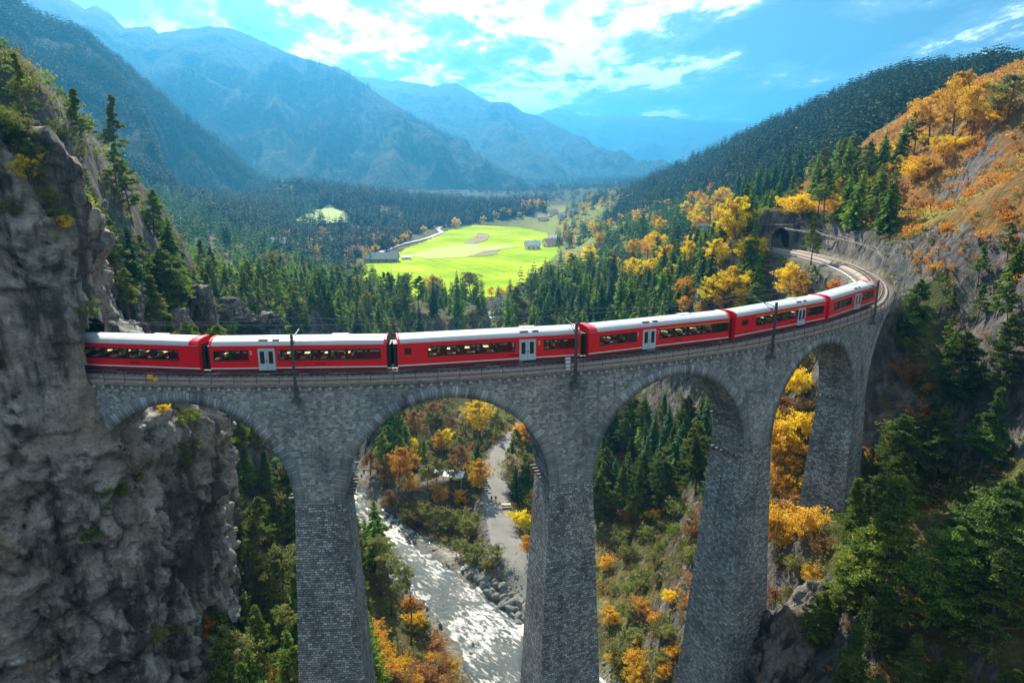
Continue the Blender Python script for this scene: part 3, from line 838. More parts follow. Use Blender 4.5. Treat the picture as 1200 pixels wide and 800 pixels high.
def make_cliff(name, rows, zs, top, capdir, mat, nu=460, nv=400, amp=2.2, seed=90, ncap=120, capLen=60, caprise=0.12):
    """rows: plan lines (x,y) of the wall, one for each height in zs; top: z of the upper edge along the wall"""
    K = len(rows[0]); u = np.linspace(0, 1, nu)
    base = np.array(rows[len(rows) // 2], float)
    d = np.r_[0, np.cumsum(np.hypot(*np.diff(base, axis=0).T))]; d /= d[-1]
    def sm(t):    # gentle rounding between stations
        k = np.ones(9) / 9
        return np.convolve(np.pad(t, 4, 'edge'), k, 'valid')
    RX = np.array([sm(np.interp(u, d, np.array(r)[:, 0])) for r in rows]); RY = np.array([sm(np.interp(u, d, np.array(r)[:, 1])) for r in rows])
    zt = sm(np.interp(u, d, top))
    v = np.linspace(0, 1, nv)[:, None]
    Z = zs[0] * (1 - v) + zt[None] * v
    def iz(Rm):
        out = np.zeros_like(Z)
        for j in range(nu): out[:, j] = np.interp(Z[:, j], zs, Rm[:, j])
        return out
    X, Y = iz(RX), iz(RY)
    w = np.linspace(0, 1, ncap)[1:, None]
    Xc = X[-1][None] + capdir[0] * capLen * w; Yc = Y[-1][None] + capdir[1] * capLen * w
    Zc = zt[None] + caprise * capLen * w + 1.6 * fbm(Xc / 9, Yc / 9, octv=4, seed=seed + 5) * np.minimum(1, w * 8)
    X = np.concatenate([X, Xc]); Y = np.concatenate([Y, Yc]); Z = np.concatenate([Z, Zc])
    # outward normal from the grid
    dxu, dyu, dzu = np.gradient(X, axis=1), np.gradient(Y, axis=1), np.gradient(Z, axis=1)
    dxv, dyv, dzv = np.gradient(X, axis=0), np.gradient(Y, axis=0), np.gradient(Z, axis=0)
    Nx, Ny, Nz = dyu * dzv - dzu * dyv, dzu * dxv - dxu * dzv, dxu * dyv - dyu * dxv
    l = np.sqrt(Nx ** 2 + Ny ** 2 + Nz ** 2) + 1e-9; Nx, Ny, Nz = Nx / l, Ny / l, Nz / l
    q = 1
    # buttresses and hollows, tall rather than wide
    big = fbm(X / 13, Y / 13, Z / 24, 4, seed)
    rid = fbm(X / 7 + 0.4 * big, Y / 7, Z / 13, 6, seed + 1, ridged=True, gain=0.55)
    fine = fbm(X / 1.7, Y / 1.7, Z / 2.6, 5, seed + 2, ridged=True)
    led = fbm(X / 6, Y / 6, Z / 3.2, 4, seed + 3)
    crk = np.abs(fbm(X / 4.5 + 0.6 * big, Y / 4.5, Z / 11, 4, seed + 9)); vf = fbm(X / 0.7, Y / 0.7, Z / 1.1, 3, seed + 12)
    disp = amp * (0.75 * big + 0.6 * rid) + 0.35 * fine + 0.5 * led - 1.1 * np.exp(-(crk / 0.05) ** 2) + 0.10 * vf + 1.15 * facets(X, Y + 0.4 * Z, Z * 0.7, 5.5, 7) + 0.55 * facets(X, Y, Z * 0.8, 2.1, 19) + 0.2 * facets(X, Y, Z, 0.8, 29)
    fade = np.ones_like(disp)
    s, n = track_an(X, Y)
    near = (np.abs(n) < 6) & (Z > -6) & (Z < 9) & (s > -40) & (s < 10)
    disp = np.where(near, disp * 0.35, disp)
    X = X + Nx * disp; Y = Y + Ny * disp; Z = Z + Nz * disp * 0.6
    V = np.stack([X, Y, Z], -1)
    idx = np.arange(X.size).reshape(X.shape)
    F = np.stack([idx[:-1, :-1], idx[:-1, 1:], idx[1:, 1:], idx[1:, :-1]], -1).reshape(-1, 4)
    # the bore of the line
    Vf = V.reshape(-1, 3); s, n = track_an(Vf[:, 0], Vf[:, 1])
    inb = (np.abs(n) < 2.35) & (Vf[:, 2] > -0.3) & (Vf[:, 2] < 5.2 - 0.35 * n ** 2 * 0.5) & (s < 0) & (s > -60)
    F = F[~inb[F].any(1)]
    return tag(link(name, np_mesh(name, Vf, F, mat, smooth=False)), kind='structure'), V

#            far left/near ...                                        at the line        behind
st_top =  [ 60,        52,       40,       31,      26,    22,     17.8,       15.2,       14,    12,    9,      6,     2]
rw_top = [(-110,10),(-84,32),(-64,46),(-52,54),(-46.5,57),(-41,60.5),(-41.5,65.5),(-45,70),(-47,75),(-51,80),(-57,87),(-66,95),(-80,103)]
rw_0   = [(-104,8),(-80,30),(-60,44),(-49,53),(-44.5,56.8),(-38.4,60.0),(-39.5,65.0),(-44.5,70),(-46,75),(-49,81),(-56,89),(-60,101),(-76,110)]
rw_10  = [(-100,6),(-77,28),(-57,43),(-47,52),(-42.5,56.5),(-37.6,60.3),(-37.5,66),(-36,71),(-34,77),(-36.5,84),(-47,93),(-60,104),(-78,113)]
rw_30  = [(-96,4),(-73,26),(-54,41),(-45,50),(-41,55),(-38,60),(-37,66),(-37,71),(-37,78),(-40,86),(-50,95),(-64,106),(-80,115)]
rw_75  = [(-90,0),(-66,22),(-47,38),(-40,47),(-37,53),(-36,60),(-37.5,66),(-39,71),(-41,76),(-45,84),(-54,94),(-68,106),(-84,116)]
cliff, CLV = make_cliff('cliff', [rw_75, rw_30, rw_10, rw_0, rw_top], [-75, -32, -10, 2, 20], st_top, (-0.86, 0.15), M['cliff'])

def crag(name, c, size, rot, seed, mat, lean=0.2, n=110):
    """a rock buttress standing out of the wooded slope"""
    u = np.linspace(0, 2 * PI, n)[:-1]; v = np.linspace(0, 1, n)[:, None]
    r = (1 - v ** 2.2 * 0.75) * (1 - 0.98 * sstep(v, 0.9, 1.0))
    X = np.cos(u)[None] * r; Y = np.sin(u)[None] * r; Z = v + 0 * X
    nn = 1 + 0.30 * facets(X * 3, Y * 3, Z * 3, 1.4, seed) + 0.10 * facets(X * 3, Y * 3, Z * 5, 0.5, seed + 9) + 0.45 * fbm(X * 1.6 + seed, Y * 1.6, Z * 1.2, 5, seed, ridged=True) + 0.25 * fbm(X * 5, Y * 5, Z * 5, 4, seed + 2)
    X = X * nn * size[0]; Y = Y * nn * size[1]; Z = Z * size[2] * (1 + 0.2 * fbm(X / 4, Y / 4, octv=3, seed=seed))
    X = X + Z * lean
    ca, sa = math.cos(rot), math.sin(rot)
    V = np.stack([c[0] + X * ca - Y * sa, c[1] + X * sa + Y * ca, c[2] - size[2] * 0.35 + Z], -1)
    idx = np.arange(V.shape[0] * V.shape[1]).reshape(V.shape[:2]); idx = np.c_[idx, idx[:, :1]]
    F = np.stack([idx[:-1, :-1], idx[:-1, 1:], idx[1:, 1:], idx[1:, :-1]], -1).reshape(-1, 4)
    return tag(link(name, np_mesh(name, V.reshape(-1, 3), F, mat, smooth=False)), kind='structure')
for i, (px, py, Y, sz, rt) in enumerate([(226,372,112,(2.4,2.4,9),0.3),(205,392,100,(2,2,6),1.0),(262,365,150,(4,3,5),0.2),(310,376,165,(4,3,4),-0.3),(205,560,92,(5,6,20),0.2),
                                         (143,370,88,(1.8,2.2,6),0.5),(990,322,165,(3,3,4),0.6),(955,262,205,(5,5,5),0.1),
                                         (935,770,69,(3.2,5,16),0.4),(700,640,118,(2,3,4),0.4)]):
    x, y, z = at(px, py, Y)
    if i in (9,): continue
    if i == 7: y += 2
    crag('rock_outcrop', (x, y, z), sz, rt, 100 + i * 7, M['rock'] if i not in (0, 5, 4) else M['cliff'])

# ---------------------------------------------------------------- the viaduct
def stone_mat(name, w, h, lo, hi, mortar, msize=0.03, bmp=0.6, ds=(0.26, 0.17)):
    m, nt, b, L = mat_new(name)
    uv = N(nt, 'ShaderNodeUVMap', uv_map='UVMap')
    g = N(nt, 'ShaderNodeNewGeometry').outputs['Position']
    dn = N(nt, 'ShaderNodeTexNoise'); dn.inputs['Scale'].default_value = 1.3; dn.inputs['Detail'].default_value = 3; L(g, dn.inputs['Vector'])
    vs = N(nt, 'ShaderNodeVectorMath', operation='MULTIPLY_ADD'); L(dn.outputs['Color'], vs.inputs[0]); vs.inputs[1].default_value = (*ds, 0); L(uv.outputs[0], vs.inputs[2])
    br = N(nt, 'ShaderNodeTexBrick'); br.offset = 0.5; br.offset_frequency = 2; br.squash = 0.72; br.squash_frequency = 3
    br.inputs['Scale'].default_value = 1.0; br.inputs['Brick Width'].default_value = w; br.inputs['Row Height'].default_value = h
    br.inputs['Mortar Size'].default_value = msize; br.inputs['Mortar Smooth'].default_value = 0.35; br.inputs['Bias'].default_value = 0.0
    br.inputs['Color1'].default_value = (0, 0, 0, 1); br.inputs['Color2'].default_value = (1, 1, 1, 1); br.inputs['Mortar'].default_value = (0.5, 0.5, 0.5, 1)
    L(vs.outputs[0], br.inputs['Vector'])
    mid = tuple((a + c) / 2 for a, c in zip(lo, hi))
    c = ramp(nt, br.outputs['Color'], [(0.0, lo), (0.45, mid), (0.8, hi), (1.0, tuple(v * 1.35 for v in hi))])
    c = mixc(nt, br.outputs['Fac'], c, mortar)
    big = noise_n(nt, g, 0.22, 6, 0.65); fine = noise_n(nt, g, 5.0, 6, 0.7); st = noise_n(nt, g, 0.9, 6, 0.7, 0.3, (1, 1, 0.12))
    c = mixc(nt, 1.0, c, ramp(nt, big, [(0.3, (0.62, 0.66, 0.70)), (0.48, (1.04, 1.06, 1.08)), (0.7, (1.42, 1.40, 1.34))]), 'MULTIPLY')
    c = mixc(nt, 0.55, c, ramp(nt, fine, [(0.3, (0.6,) * 3), (0.7, (1.3,) * 3)]), 'MULTIPLY')
    c = mixc(nt, 0.75, c, ramp(nt, st, [(0.32, (0.45, 0.44, 0.42)), (0.50, (1.0,) * 3), (0.68, (1.12, 1.14, 1.12)), (0.76, (1.7, 1.68, 1.6))]), 'MULTIPLY')
    wm = noise_n(nt, g, 0.12, 5, 0.6)
    c = mixc(nt, ramp(nt, wm, [(0.52, (0, 0, 0)), (0.70, (0.35,) * 3)]), c, mixc(nt, 1.0, c, (1.5, 1.15, 0.8), 'MULTIPLY'))
    L(c, b.inputs['Base Color']); b.inputs['Roughness'].default_value = 0.85; b.inputs['Specular IOR Level'].default_value = 0.3
    iv = N(nt, 'ShaderNodeMath', operation='MULTIPLY_ADD'); L(br.outputs['Fac'], iv.inputs[0]); iv.inputs[1].default_value = -1.0
    L(fine, iv.inputs[2]); 
    a2 = N(nt, 'ShaderNodeMath', operation='ADD'); L(iv.outputs[0], a2.inputs[0]); L(br.outputs['Color'], a2.inputs[1])
    bump(nt, b, a2.outputs[0], bmp, 0.12)
    return m
M['wall'] = stone_mat('rough_masonry', 0.44, 0.235, (0.13, 0.143, 0.15), (0.30, 0.32, 0.33), (0.30, 0.31, 0.31), 0.024)
M['pier'] = stone_mat('coursed_masonry', 0.46, 0.245, (0.13, 0.145, 0.155), (0.33, 0.36, 0.375), (0.05, 0.053, 0.056), 0.03, ds=(0.10, 0.05))
M['ring'] = stone_mat('voussoir_stone', 0.42, 1.3, (0.17, 0.19, 0.20), (0.26, 0.285, 0.30), (0.07, 0.075, 0.08), 0.02)
M['cornice'] = simple('cornice_stone', (0.30, 0.29, 0.27), 0.9, var=0.5, nscale=3)
M['ballast'] = simple('ballast', (0.30, 0.255, 0.22), 0.95, var=0.5, nscale=9)
M['walk'] = simple('walkway_concrete', (0.30, 0.235, 0.19), 0.9, var=0.35, nscale=2)
M['steel'] = simple('dark_painted_steel', (0.10, 0.105, 0.11), 0.55, 0.3, 0.3)
M['rail'] = simple('worn_rail_steel', (0.42, 0.34, 0.30), 0.35, 0.7, 0.2)
M['sleeper'] = simple('sleeper', (0.16, 0.12, 0.09), 0.9, var=0.4)
M['galv'] = simple('galvanised_steel', (0.42, 0.44, 0.45), 0.45, 0.5, 0.2)
M['concrete'] = simple('pale_concrete', (0.42, 0.41, 0.39), 0.85, var=0.25, nscale=1.5)
M['dark'] = simple('tunnel_dark', (0.012, 0.012, 0.012), 1.0)  # darkness inside the tunnels put into the lining colour

PITCHS = 24.7; HALF = 2.35; AR = (PITCHS - 2 * HALF) / 2; CROWN = -1.95; AZ = CROWN - AR
PIERS = [6.4 + PITCHS * k for k in range(-1, 5)]
def bat(z): return 0.042 * np.maximum(0, -np.asarray(z, float) - 1.0)
def NN(z): return 1.98 + bat(z)

vd = thing('viaduct', arc(31, 0, 0), 'curved grey stone railway viaduct of tall arches carrying the red train', 'viaduct')
def vlink(name, me, parent=vd):
    o = link(name, me, parent)
    o.matrix_parent_inverse = parent.matrix_basis.inverted() if parent is vd else vd.matrix_basis.inverted()
    return o
def fix(o, parent):
    """keep world coordinates of a mesh under an Empty that stands elsewhere"""
    o.parent = parent
    return o
def wpart(name, me, parent, off):
    """mesh data in world coordinates -> local to the thing at off"""
    me.transform(__import__('mathutils').Matrix.Translation(-Vector(off)))
    return link(name, me, parent)
VO = vd.location.copy()
S0, S1 = -26.0, 108.0

def bay_bottom(s):
    """lower edge of the spandrel wall at s (arch intrados, or springing over a pier)"""
    s = np.asarray(s, float)
    k = np.round((s - PIERS[0] - PITCHS / 2) / PITCHS); c = PIERS[0] + PITCHS / 2 + k * PITCHS
    d = s - c
    return np.where(np.abs(d) < AR, AZ + np.sqrt(np.maximum(AR ** 2 - d ** 2, 0)), AZ)
def spandrels():
    # stations dense near the springings
    ss = set(np.arange(S0, S1 + .01, 0.35).round(3))
    for p in PIERS:
        c = p + PITCHS / 2
        for a in np.linspace(0, PI, 60): ss.add(round(c - AR * math.cos(a), 4))
    ss = np.array(sorted(x for x in ss if S0 <= x <= S1))
    for side in (1, -1):
        bot = bay_bottom(ss); rows = 9
        t = np.linspace(0, 1, rows)[:, None]
        Z = -0.33 * (1 - t) + bot[None] * t
        n = side * NN(Z); S = np.broadcast_to(ss, Z.shape)
        V = arcnp(S, n, Z); idx = np.arange(Z.size).reshape(Z.shape)
        F = np.stack([idx[:-1, :-1], idx[1:, :-1], idx[1:, 1:], idx[:-1, 1:]], -1).reshape(-1, 4)
        if side < 0: F = F[:, ::-1]
        me = np_mesh('spandrel_wall', V.reshape(-1, 3), F, M['wall'], uv=np.stack([S, Z], -1).reshape(-1, 2))
        wpart('spandrel_wall', me, vd, VO)
spandrels()

def bays():
    for p in PIERS[:-1]:
        c = p + PITCHS / 2
        a = np.linspace(0, PI, 61)
        s = c - AR * np.cos(a); z = AZ + AR * np.sin(a)
        # barrel of the arch
        k = np.linspace(-1, 1, 9)[:, None]
        n = NN(z)[None] * k; V = arcnp(np.broadcast_to(s, n.shape), n, np.broadcast_to(z, n.shape))
        idx = np.arange(n.size).reshape(n.shape)
        F = np.stack([idx[:-1, :-1], idx[1:, :-1], idx[1:, 1:], idx[:-1, 1:]], -1).reshape(-1, 4)
        uv = np.stack([np.broadcast_to(n, n.shape), np.broadcast_to(a * AR, n.shape)], -1).reshape(-1, 2)
        wpart('arch_barrel', np_mesh('arch_barrel', V.reshape(-1, 3), F, M['pier'], uv=uv), vd, VO)
        # ring of voussoirs, a little proud of the wall
        for side in (1, -1):
            rr = [AR - 0.01, AR - 0.01, AR + 1.02, AR + 1.02]; pr = [-0.05, 0.07, 0.07, -0.05]
            VV = []; UV = []
            for r_, q in zip(rr, pr):
                sz = c - r_ * np.cos(a); zz = AZ + r_ * np.sin(a)
                VV.append(arcnp(sz, side * (NN(zz) + q), zz)); UV.append(np.stack([a * AR, np.full_like(a, r_ - AR + 0.15)], -1))
            VV = np.array(VV); idx = np.arange(4 * 61).reshape(4, 61)
            F = np.stack([idx[:-1, :-1], idx[:-1, 1:], idx[1:, 1:], idx[1:, :-1]], -1).reshape(-1, 4)
            if side > 0: F = F[:, ::-1]
            wpart('arch_ring', np_mesh('arch_ring', VV.reshape(-1, 3), F, M['ring'], uv=np.array(UV).reshape(-1, 2)), vd, VO)
bays()

def piers():
    for i, p in enumerate(PIERS):
        x, y, _ = arc(p)
        zb = float(H(x, y)) - 5.0
        if i == 0: zb = -40
        zb = min(zb, -22)
        zz = np.linspace(AZ, zb, 30)
        w = HALF + 0.045 * (AZ - zz); nb = NN(zz)
        # rings of 4 corners with subdivided sides
        sub = 6; V = []; UV = []
        faces = []
        quads = [((-1, 1), (1, 1)), ((1, 1), (1, -1)), ((1, -1), (-1, -1)), ((-1, -1), (-1, 1))]
        base = 0
        for (a0, b0), (a1, b1) in quads:
            t = np.linspace(0, 1, sub + 1)[None]
            ua = a0 + (a1 - a0) * t; ub = b0 + (b1 - b0) * t
            S = p + ua * w[:, None]; Nn_ = ub * nb[:, None]; Z = np.broadcast_to(zz[:, None], S.shape)
            V.append(arcnp(S, Nn_, Z).reshape(-1, 3))
            hu = (ua * w[:, None] if b0 == b1 else ub * nb[:, None])
            UV.append(np.stack([np.broadcast_to(hu, S.shape) + p, Z], -1).reshape(-1, 2))
            idx = np.arange(S.size).reshape(S.shape) + base; base += S.size
            faces.append(np.stack([idx[:-1, :-1], idx[1:, :-1], idx[1:, 1:], idx[:-1, 1:]], -1).reshape(-1, 4))
        me = np_mesh('pier', np.concatenate(V), np.concatenate(faces), M['pier'], uv=np.concatenate(UV))
        po = wpart('pier', me, vd, VO)
        # stones left sticking out for the scaffolding, in rows across the sides of the pier
        if 0 < i:
            for a in (-1, 1):
                for z in ([AZ + 0.4] if i != 3 else [AZ + 3.2, AZ - 1.2]):
                    for k in range(6):
                        n_ = -1.9 + 0.76 * k
                        dd = AR - math.sqrt(max(AR ** 2 - max(0, z - AZ) ** 2, 0))
                        e = (Vector(arc(p + 1)) - Vector(arc(p))).normalized(); r_ = Vector((e.y, -e.x, 0))
                        mb = MB(); mb.box(Vector(arc(p + a * (HALF + 0.25 + dd), n_, z)), (0.9, 0.26, 0.2), (e, r_, Vector((0, 0, 1))))
                        me = mb.mesh('projecting_stone', M['stub']); me.transform(__import__('mathutils').Matrix.Translation(-VO)); link('projecting_stone', me, po)
M['stub'] = simple('dark_stub_stone', (0.12, 0.115, 0.11), 0.9, var=0.4)
piers()

def sweep(s0, s1, prof, ds=1.0, closed=True, off=VO):
    ss = np.arange(s0, s1 + ds * .5, ds); prof = np.array(prof, float)
    V = arcnp(ss[:, None], prof[None, :, 0], prof[None, :, 1] + 0 * ss[:, None]); k = len(prof)
    idx = np.arange(V.shape[0] * k).reshape(-1, k)
    if closed: idx = np.c_[idx, idx[:, :1]]
    F = np.stack([idx[:-1, :-1], idx[:-1, 1:], idx[1:, 1:], idx[1:, :-1]], -1).reshape(-1, 4)
    return V.reshape(-1, 3), F
def swept(name, s0, s1, profs, mat, parent, off, ds=1.0):
    Vs = []; Fs = []; n = 0
    for pr in profs:
        V, F = sweep(s0, s1, pr, ds); Vs.append(V); Fs.append(F + n); n += len(V)
    me = np_mesh(name, np.concatenate(Vs), np.concatenate(Fs), mat)
    return wpart(name, me, parent, off)
def rect(n0, n1, z0, z1): return [(n0, z0), (n1, z0), (n1, z1), (n0, z1)]
# string course with its row of small corbels
swept('cornice', S0, S1, [rect(1.85, 2.22, -0.34, -0.10), rect(-2.22, -1.85, -0.34, -0.10)], M['cornice'], vd, VO)
cb = MB()
for k in range(int((S1 - S0) / 0.92)):
    s = S0 + k * 0.92
    e = (Vector(arc(s + .5)) - Vector(arc(s))).normalized(); r_ = Vector((e.y, -e.x, 0))
    for sd_ in (1, -1):
        cb.box(Vector(arc(s, sd_ * 2.04, -0.52)), (0.26, 0.34, 0.24), (e, r_, Vector((0, 0, 1))))
me = cb.mesh('corbel_course', M['concrete']); me.transform(__import__('mathutils').Matrix.Translation(-VO)); link('corbel_course', me, vd)['kind'] = 'stuff'
swept('deck', S0, S1, [rect(-2.3, 2.3, -0.10, 0.0)], M['walk'], vd, VO)
# railings
def railing(n, label, s0=-17.0, s1=S1):
    o = Vector(arc(40, n, 0)); t = thing('railing', o, label, 'railing')
    pm = MB().box((0, 0, 0.48), (0.055, 0.055, 1.12)).mesh('post', M['steel'])
    for k in range(int((s1 - s0) / 2.05) + 1):
        link('post', pm, t, Vector(arc(s0 + k * 2.05, n, 0)) - o)
    for zz in (1.03, 0.62, 0.25):
        swept('rail_bar', s0, s1, [rect(n - .025, n + .025, zz - .025, zz + .025)], M['steel'], t, o)
railing(2.2, 'thin dark steel railing along the near edge of the viaduct deck'); railing(-2.2, 'thin dark steel railing behind the train on the far edge of the deck')

# ---------------------------------------------------------------- the railway line
TO = Vector(arc(60, 0, 0))
tr = thing('railway_track', TO, 'single railway track curving over the viaduct to the far tunnel', 'railway track')
SE = 178.0
swept('ballast_bed', -34, S1, [[(-1.55, 0.02), (1.55, 0.02), (1.2, 0.28), (-1.2, 0.28)]], M['ballast'], tr, TO)
swept('ballast_bed', S1, SE, [[(-2.0, -0.5), (2.0, -0.5), (1.25, 0.28), (-1.25, 0.28)]], M['ballast'], tr, TO)
sl = MB()
for k in range(int((SE + 20) / 0.65)):
    s = -20 + k * 0.65
    e = (Vector(arc(s + .5)) - Vector(arc(s))).normalized(); r_ = Vector((e.y, -e.x, 0))
    sl.box(Vector(arc(s, 0, 0.29)), (0.24, 1.9, 0.10), (e, r_, Vector((0, 0, 1))))
me = sl.mesh('sleepers', M['sleeper']); me.transform(__import__('mathutils').Matrix.Translation(-TO)); link('sleepers', me, tr)['kind'] = 'stuff'
for n in (-0.53, 0.53):
    swept('rail', -34, SE, [rect(n - .045, n + .045, 0.33, 0.47)], M['rail'], tr, TO)
# second, disused strip of rail and cable trough on the inside of the curve by the train's head
swept('cable_trough', 100, 176, [rect(-3.1, -2.75, -0.42, -0.18)], M['concrete'], tr, TO)

def bore(name, s0, s1, mat, off, parent):
    a = np.linspace(0, PI, 15)
    prof = [(-2.3, -0.3)] + [(-2.3 * math.cos(t), 2.8 + 2.3 * math.sin(t)) for t in a] + [(2.3, -0.3)]
    return swept(name, s0, s1, [prof], mat, parent, off)
# left tunnel lining, in the rock
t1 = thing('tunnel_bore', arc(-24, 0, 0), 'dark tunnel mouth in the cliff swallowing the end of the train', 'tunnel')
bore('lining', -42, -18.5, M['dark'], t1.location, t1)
# far tunnel portal
def portal():
    s = 170.0; o = Vector(arc(s, 0, 0))
    t2 = thing('tunnel_portal', o, 'grey stone tunnel portal at the far end of the curving track', 'tunnel')
    a = np.linspace(0, PI, 17)
    prof_in = [(-2.35, -0.4)] + [(-2.35 * math.cos(t), 2.7 + 2.5 * math.sin(t)) for t in a] + [(2.35, -0.4)]
    prof_out = [(-4.5, -0.4)] + [(-4.5 + 9 * k / 16, 6.0) for k in range(17)] + [(4.5, -0.4)]
    V = []
    for (ds) in (0, 1.2):
        V += [arc(s + ds, n, z) for n, z in prof_in] + [arc(s + ds, n, z) for n, z in prof_out]
    k = len(prof_in); F = []
    for i in range(k - 1):
        F.append((i, i + 1, k + i + 1, k + i)); F.append((i, 2 * k + i, 2 * k + i + 1, i + 1)); F.append((k + i, k + i + 1, 3 * k + i + 1, 3 * k + i))
    mb = MB(); mb.add(V, F); me = mb.mesh('portal_wall', M['rock'])
    wpart('portal_wall', me, t2, o)
    bore('lining', s + 0.3, s + 8, M['dark'], o, t2)
    mb = MB(); mb.add([arc(s + 7.9, -2.5, -0.4), arc(s + 7.9, 2.5, -0.4), arc(s + 7.9, 2.5, 5.3), arc(s + 7.9, -2.5, 5.3)], [(0, 1, 2, 3)]); wpart('end_of_bore', mb.mesh('end_of_bore', M['dark']), t2, o)  # black sheet standing in for the unlit depth of the bore
    # gallery wall beside the track, before the portal
    swept('retaining_wall', 152, 170, [[(3.4, -0.5), (4.0, -0.5), (4.5, 3.4), (4.0, 3.5)]], M['rock'], t2, o)
portal()

# masts of the overhead line
def mast_mb(h, base):
    mb = MB()
    mb.box((0, 0, base + (h - base) / 2), (0.2, 0.04, h - base)); mb.box((0.1, 0, base + (h - base) / 2), (0.03, 0.2, h - base)); mb.box((-0.1, 0, base + (h - base) / 2), (0.03, 0.2, h - base))
    return mb
def mast(s, n, h, base, label, arm=True, mat='steel', group='masts of the overhead line'):
    p = Vector(arc(s, n, 0)); e = (Vector(arc(s + .5)) - Vector(arc(s))).normalized()
    t = thing('catenary_mast', p, label, 'mast', group, rz=math.atan2(e.y, e.x))
    mast_mb(h, base).build('post', M[mat], t)
    sgn = 1 if n > 0 else -1
    if base < -0.5:
        mb = MB(); mb.box((0, 0.0, base + 0.1), (0.75, 0.55, 0.35)); mb.box((0, 0.1, base + 1.0), (0.5, 0.3, 0.12)); mb.build('base_bracket', M[mat], t)
    if arm:
        mb = MB(); L_ = abs(n) + 0.2
        y1 = L_ if n > 0 else -L_
        mb.tube([(0, 0, h - 0.5), (0, y1, h - 0.15)], 0.045, 6); mb.tube([(0, 0, h - 1.2), (0, y1 * 0.6, h - 0.35)], 0.035, 6)
        mb.tube([(0, y1 * .15, h - 0.9), (0, y1 * .25, h - 0.78)], 0.10, 8)
        mb.build('bracket_arm', M['galv' if mat != 'steel' else 'steel'], t)
    return t
for k, (s, lb) in enumerate(((5.0, 'dark steel mast on the viaduct above the leftmost whole pier'), (31.2, 'dark steel mast on the viaduct in front of the third carriage joint'),
              (56.6, 'dark steel mast on the viaduct in front of the fifth carriage'), (81.5, 'dark steel mast at the head of the train near the bend'))):
    mast(s, 2.55, 4.7, -1.6 if s < 80 else -1.2, lb)
for s, n, lb in ((104, 3.6, 'grey mast at the bend where the railing meets the rock'), (118, 4.2, 'grey mast beside the bend below the rock face'), (142, 4.0, 'grey mast beside the straight run before the tunnel'), (155, 3.4, 'grey mast nearest the far tunnel mouth')):
    mast(s, n, 6.2, -0.6, lb, mat='galv')
# contact wire and messenger wire
wr = thing('overhead_wire', arc(60, 0, 5), 'thin black contact and carrier wires strung above the train', 'overhead wire')
sup = [-20, 5, 31.2, 56.6, 81.5, 104, 118, 142, 155, 174]
for nm, z0, sag, rad in (('contact_wire', 5.0, 0.0, 0.03), ('carrier_wire', 5.75, 0.55, 0.028)):
    pts = []
    for a_, b_ in zip(sup[:-1], sup[1:]):
        for k in range(8):
            t = k / 8; pts.append(Vector(arc(a_ + (b_ - a_) * t, 0.1, z0 - sag * 4 * t * (1 - t))) - wr.location)
    MB().tube(pts, rad, 4).build(nm, M['steel'], wr)

# lineside cabinet, orange signal board on the railing near the cliff, white box by the mast
mb = MB(); mb.box((0, 0, 0.62), (0.5, 0.06, 0.4)); t = thing('signal_board', arc(-8.3, 2.28, 0), 'small orange and yellow board hung on the railing near the cliff', 'sign', rz=0.1)
mb.build('board', simple('orange_board', (0.85, 0.36, 0.02), 0.5), t); mb = MB(); mb.box((0.45, 0, 0.35), (0.4, 0.06, 0.34)); mb.build('board', simple('yellow_board', (0.8, 0.45, 0.02), 0.5), t)
mb = MB(); mb.box((0, 0, 0.55), (0.45, 0.3, 1.1)); mb.box((0, 0, 1.12), (0.5, 0.35, 0.06)); 
t = thing('lineside_cabinet', arc(30.6, 2.0, 0), 'small white lineside cabinet beside the mast on the deck', 'cabinet', rz=0.3)
mb.build('casing', simple('white_casing', (0.75, 0.76, 0.78), 0.5), t)
# ---------------------------------------------------------------- the train
def paint(name, c, rough=0.3):
    m, nt, b, L = mat_new(name)
    g = N(nt, 'ShaderNodeNewGeometry').outputs['Position']
    n = noise_n(nt, g, 0.8, 5, 0.6)
    L(ramp(nt, n, [(0.3, tuple(v * 0.86 for v in c)), (0.7, c)]), b.inputs['Base Color'])
    b.inputs['Roughness'].default_value = rough; b.inputs['Coat Weight'].default_value = 0.35; b.inputs['Coat Roughness'].default_value = 0.12
    return m
M['red'] = paint('red_paint', (0.88, 0.004, 0.016))
M['maroon'] = paint('maroon_skirt_paint', (0.20, 0.012, 0.02), 0.45)
M['white'] = paint('white_stripe_paint', (0.8, 0.8, 0.8))
M['roof'] = simple('grey_roof_paint', (0.46, 0.49, 0.52), 0.38, var=0.08, nscale=1.2)
M['doorgrey'] = paint('pale_grey_door_paint', (0.50, 0.60, 0.66))
M['yellowline'] = paint('yellow_stripe_paint', (0.85, 0.50, 0.02))
M['black'] = simple('black_rubber', (0.015, 0.015, 0.017), 0.6)
M['frame'] = simple('black_window_frame', (0.02, 0.02, 0.022), 0.3)
M['under'] = simple('underframe_grey', (0.06, 0.055, 0.055), 0.8, var=0.5, nscale=2)
M['silver'] = simple('silver_equipment', (0.55, 0.56, 0.58), 0.4, 0.3)
M['seat'] = simple('seat_fabric', (0.10, 0.05, 0.05), 0.9)
M['seat_sun_tint'] = simple('seat_headrest', (0.88, 0.72, 0.34), 0.8)  # sunlight falling on seats and tables put into this yellow
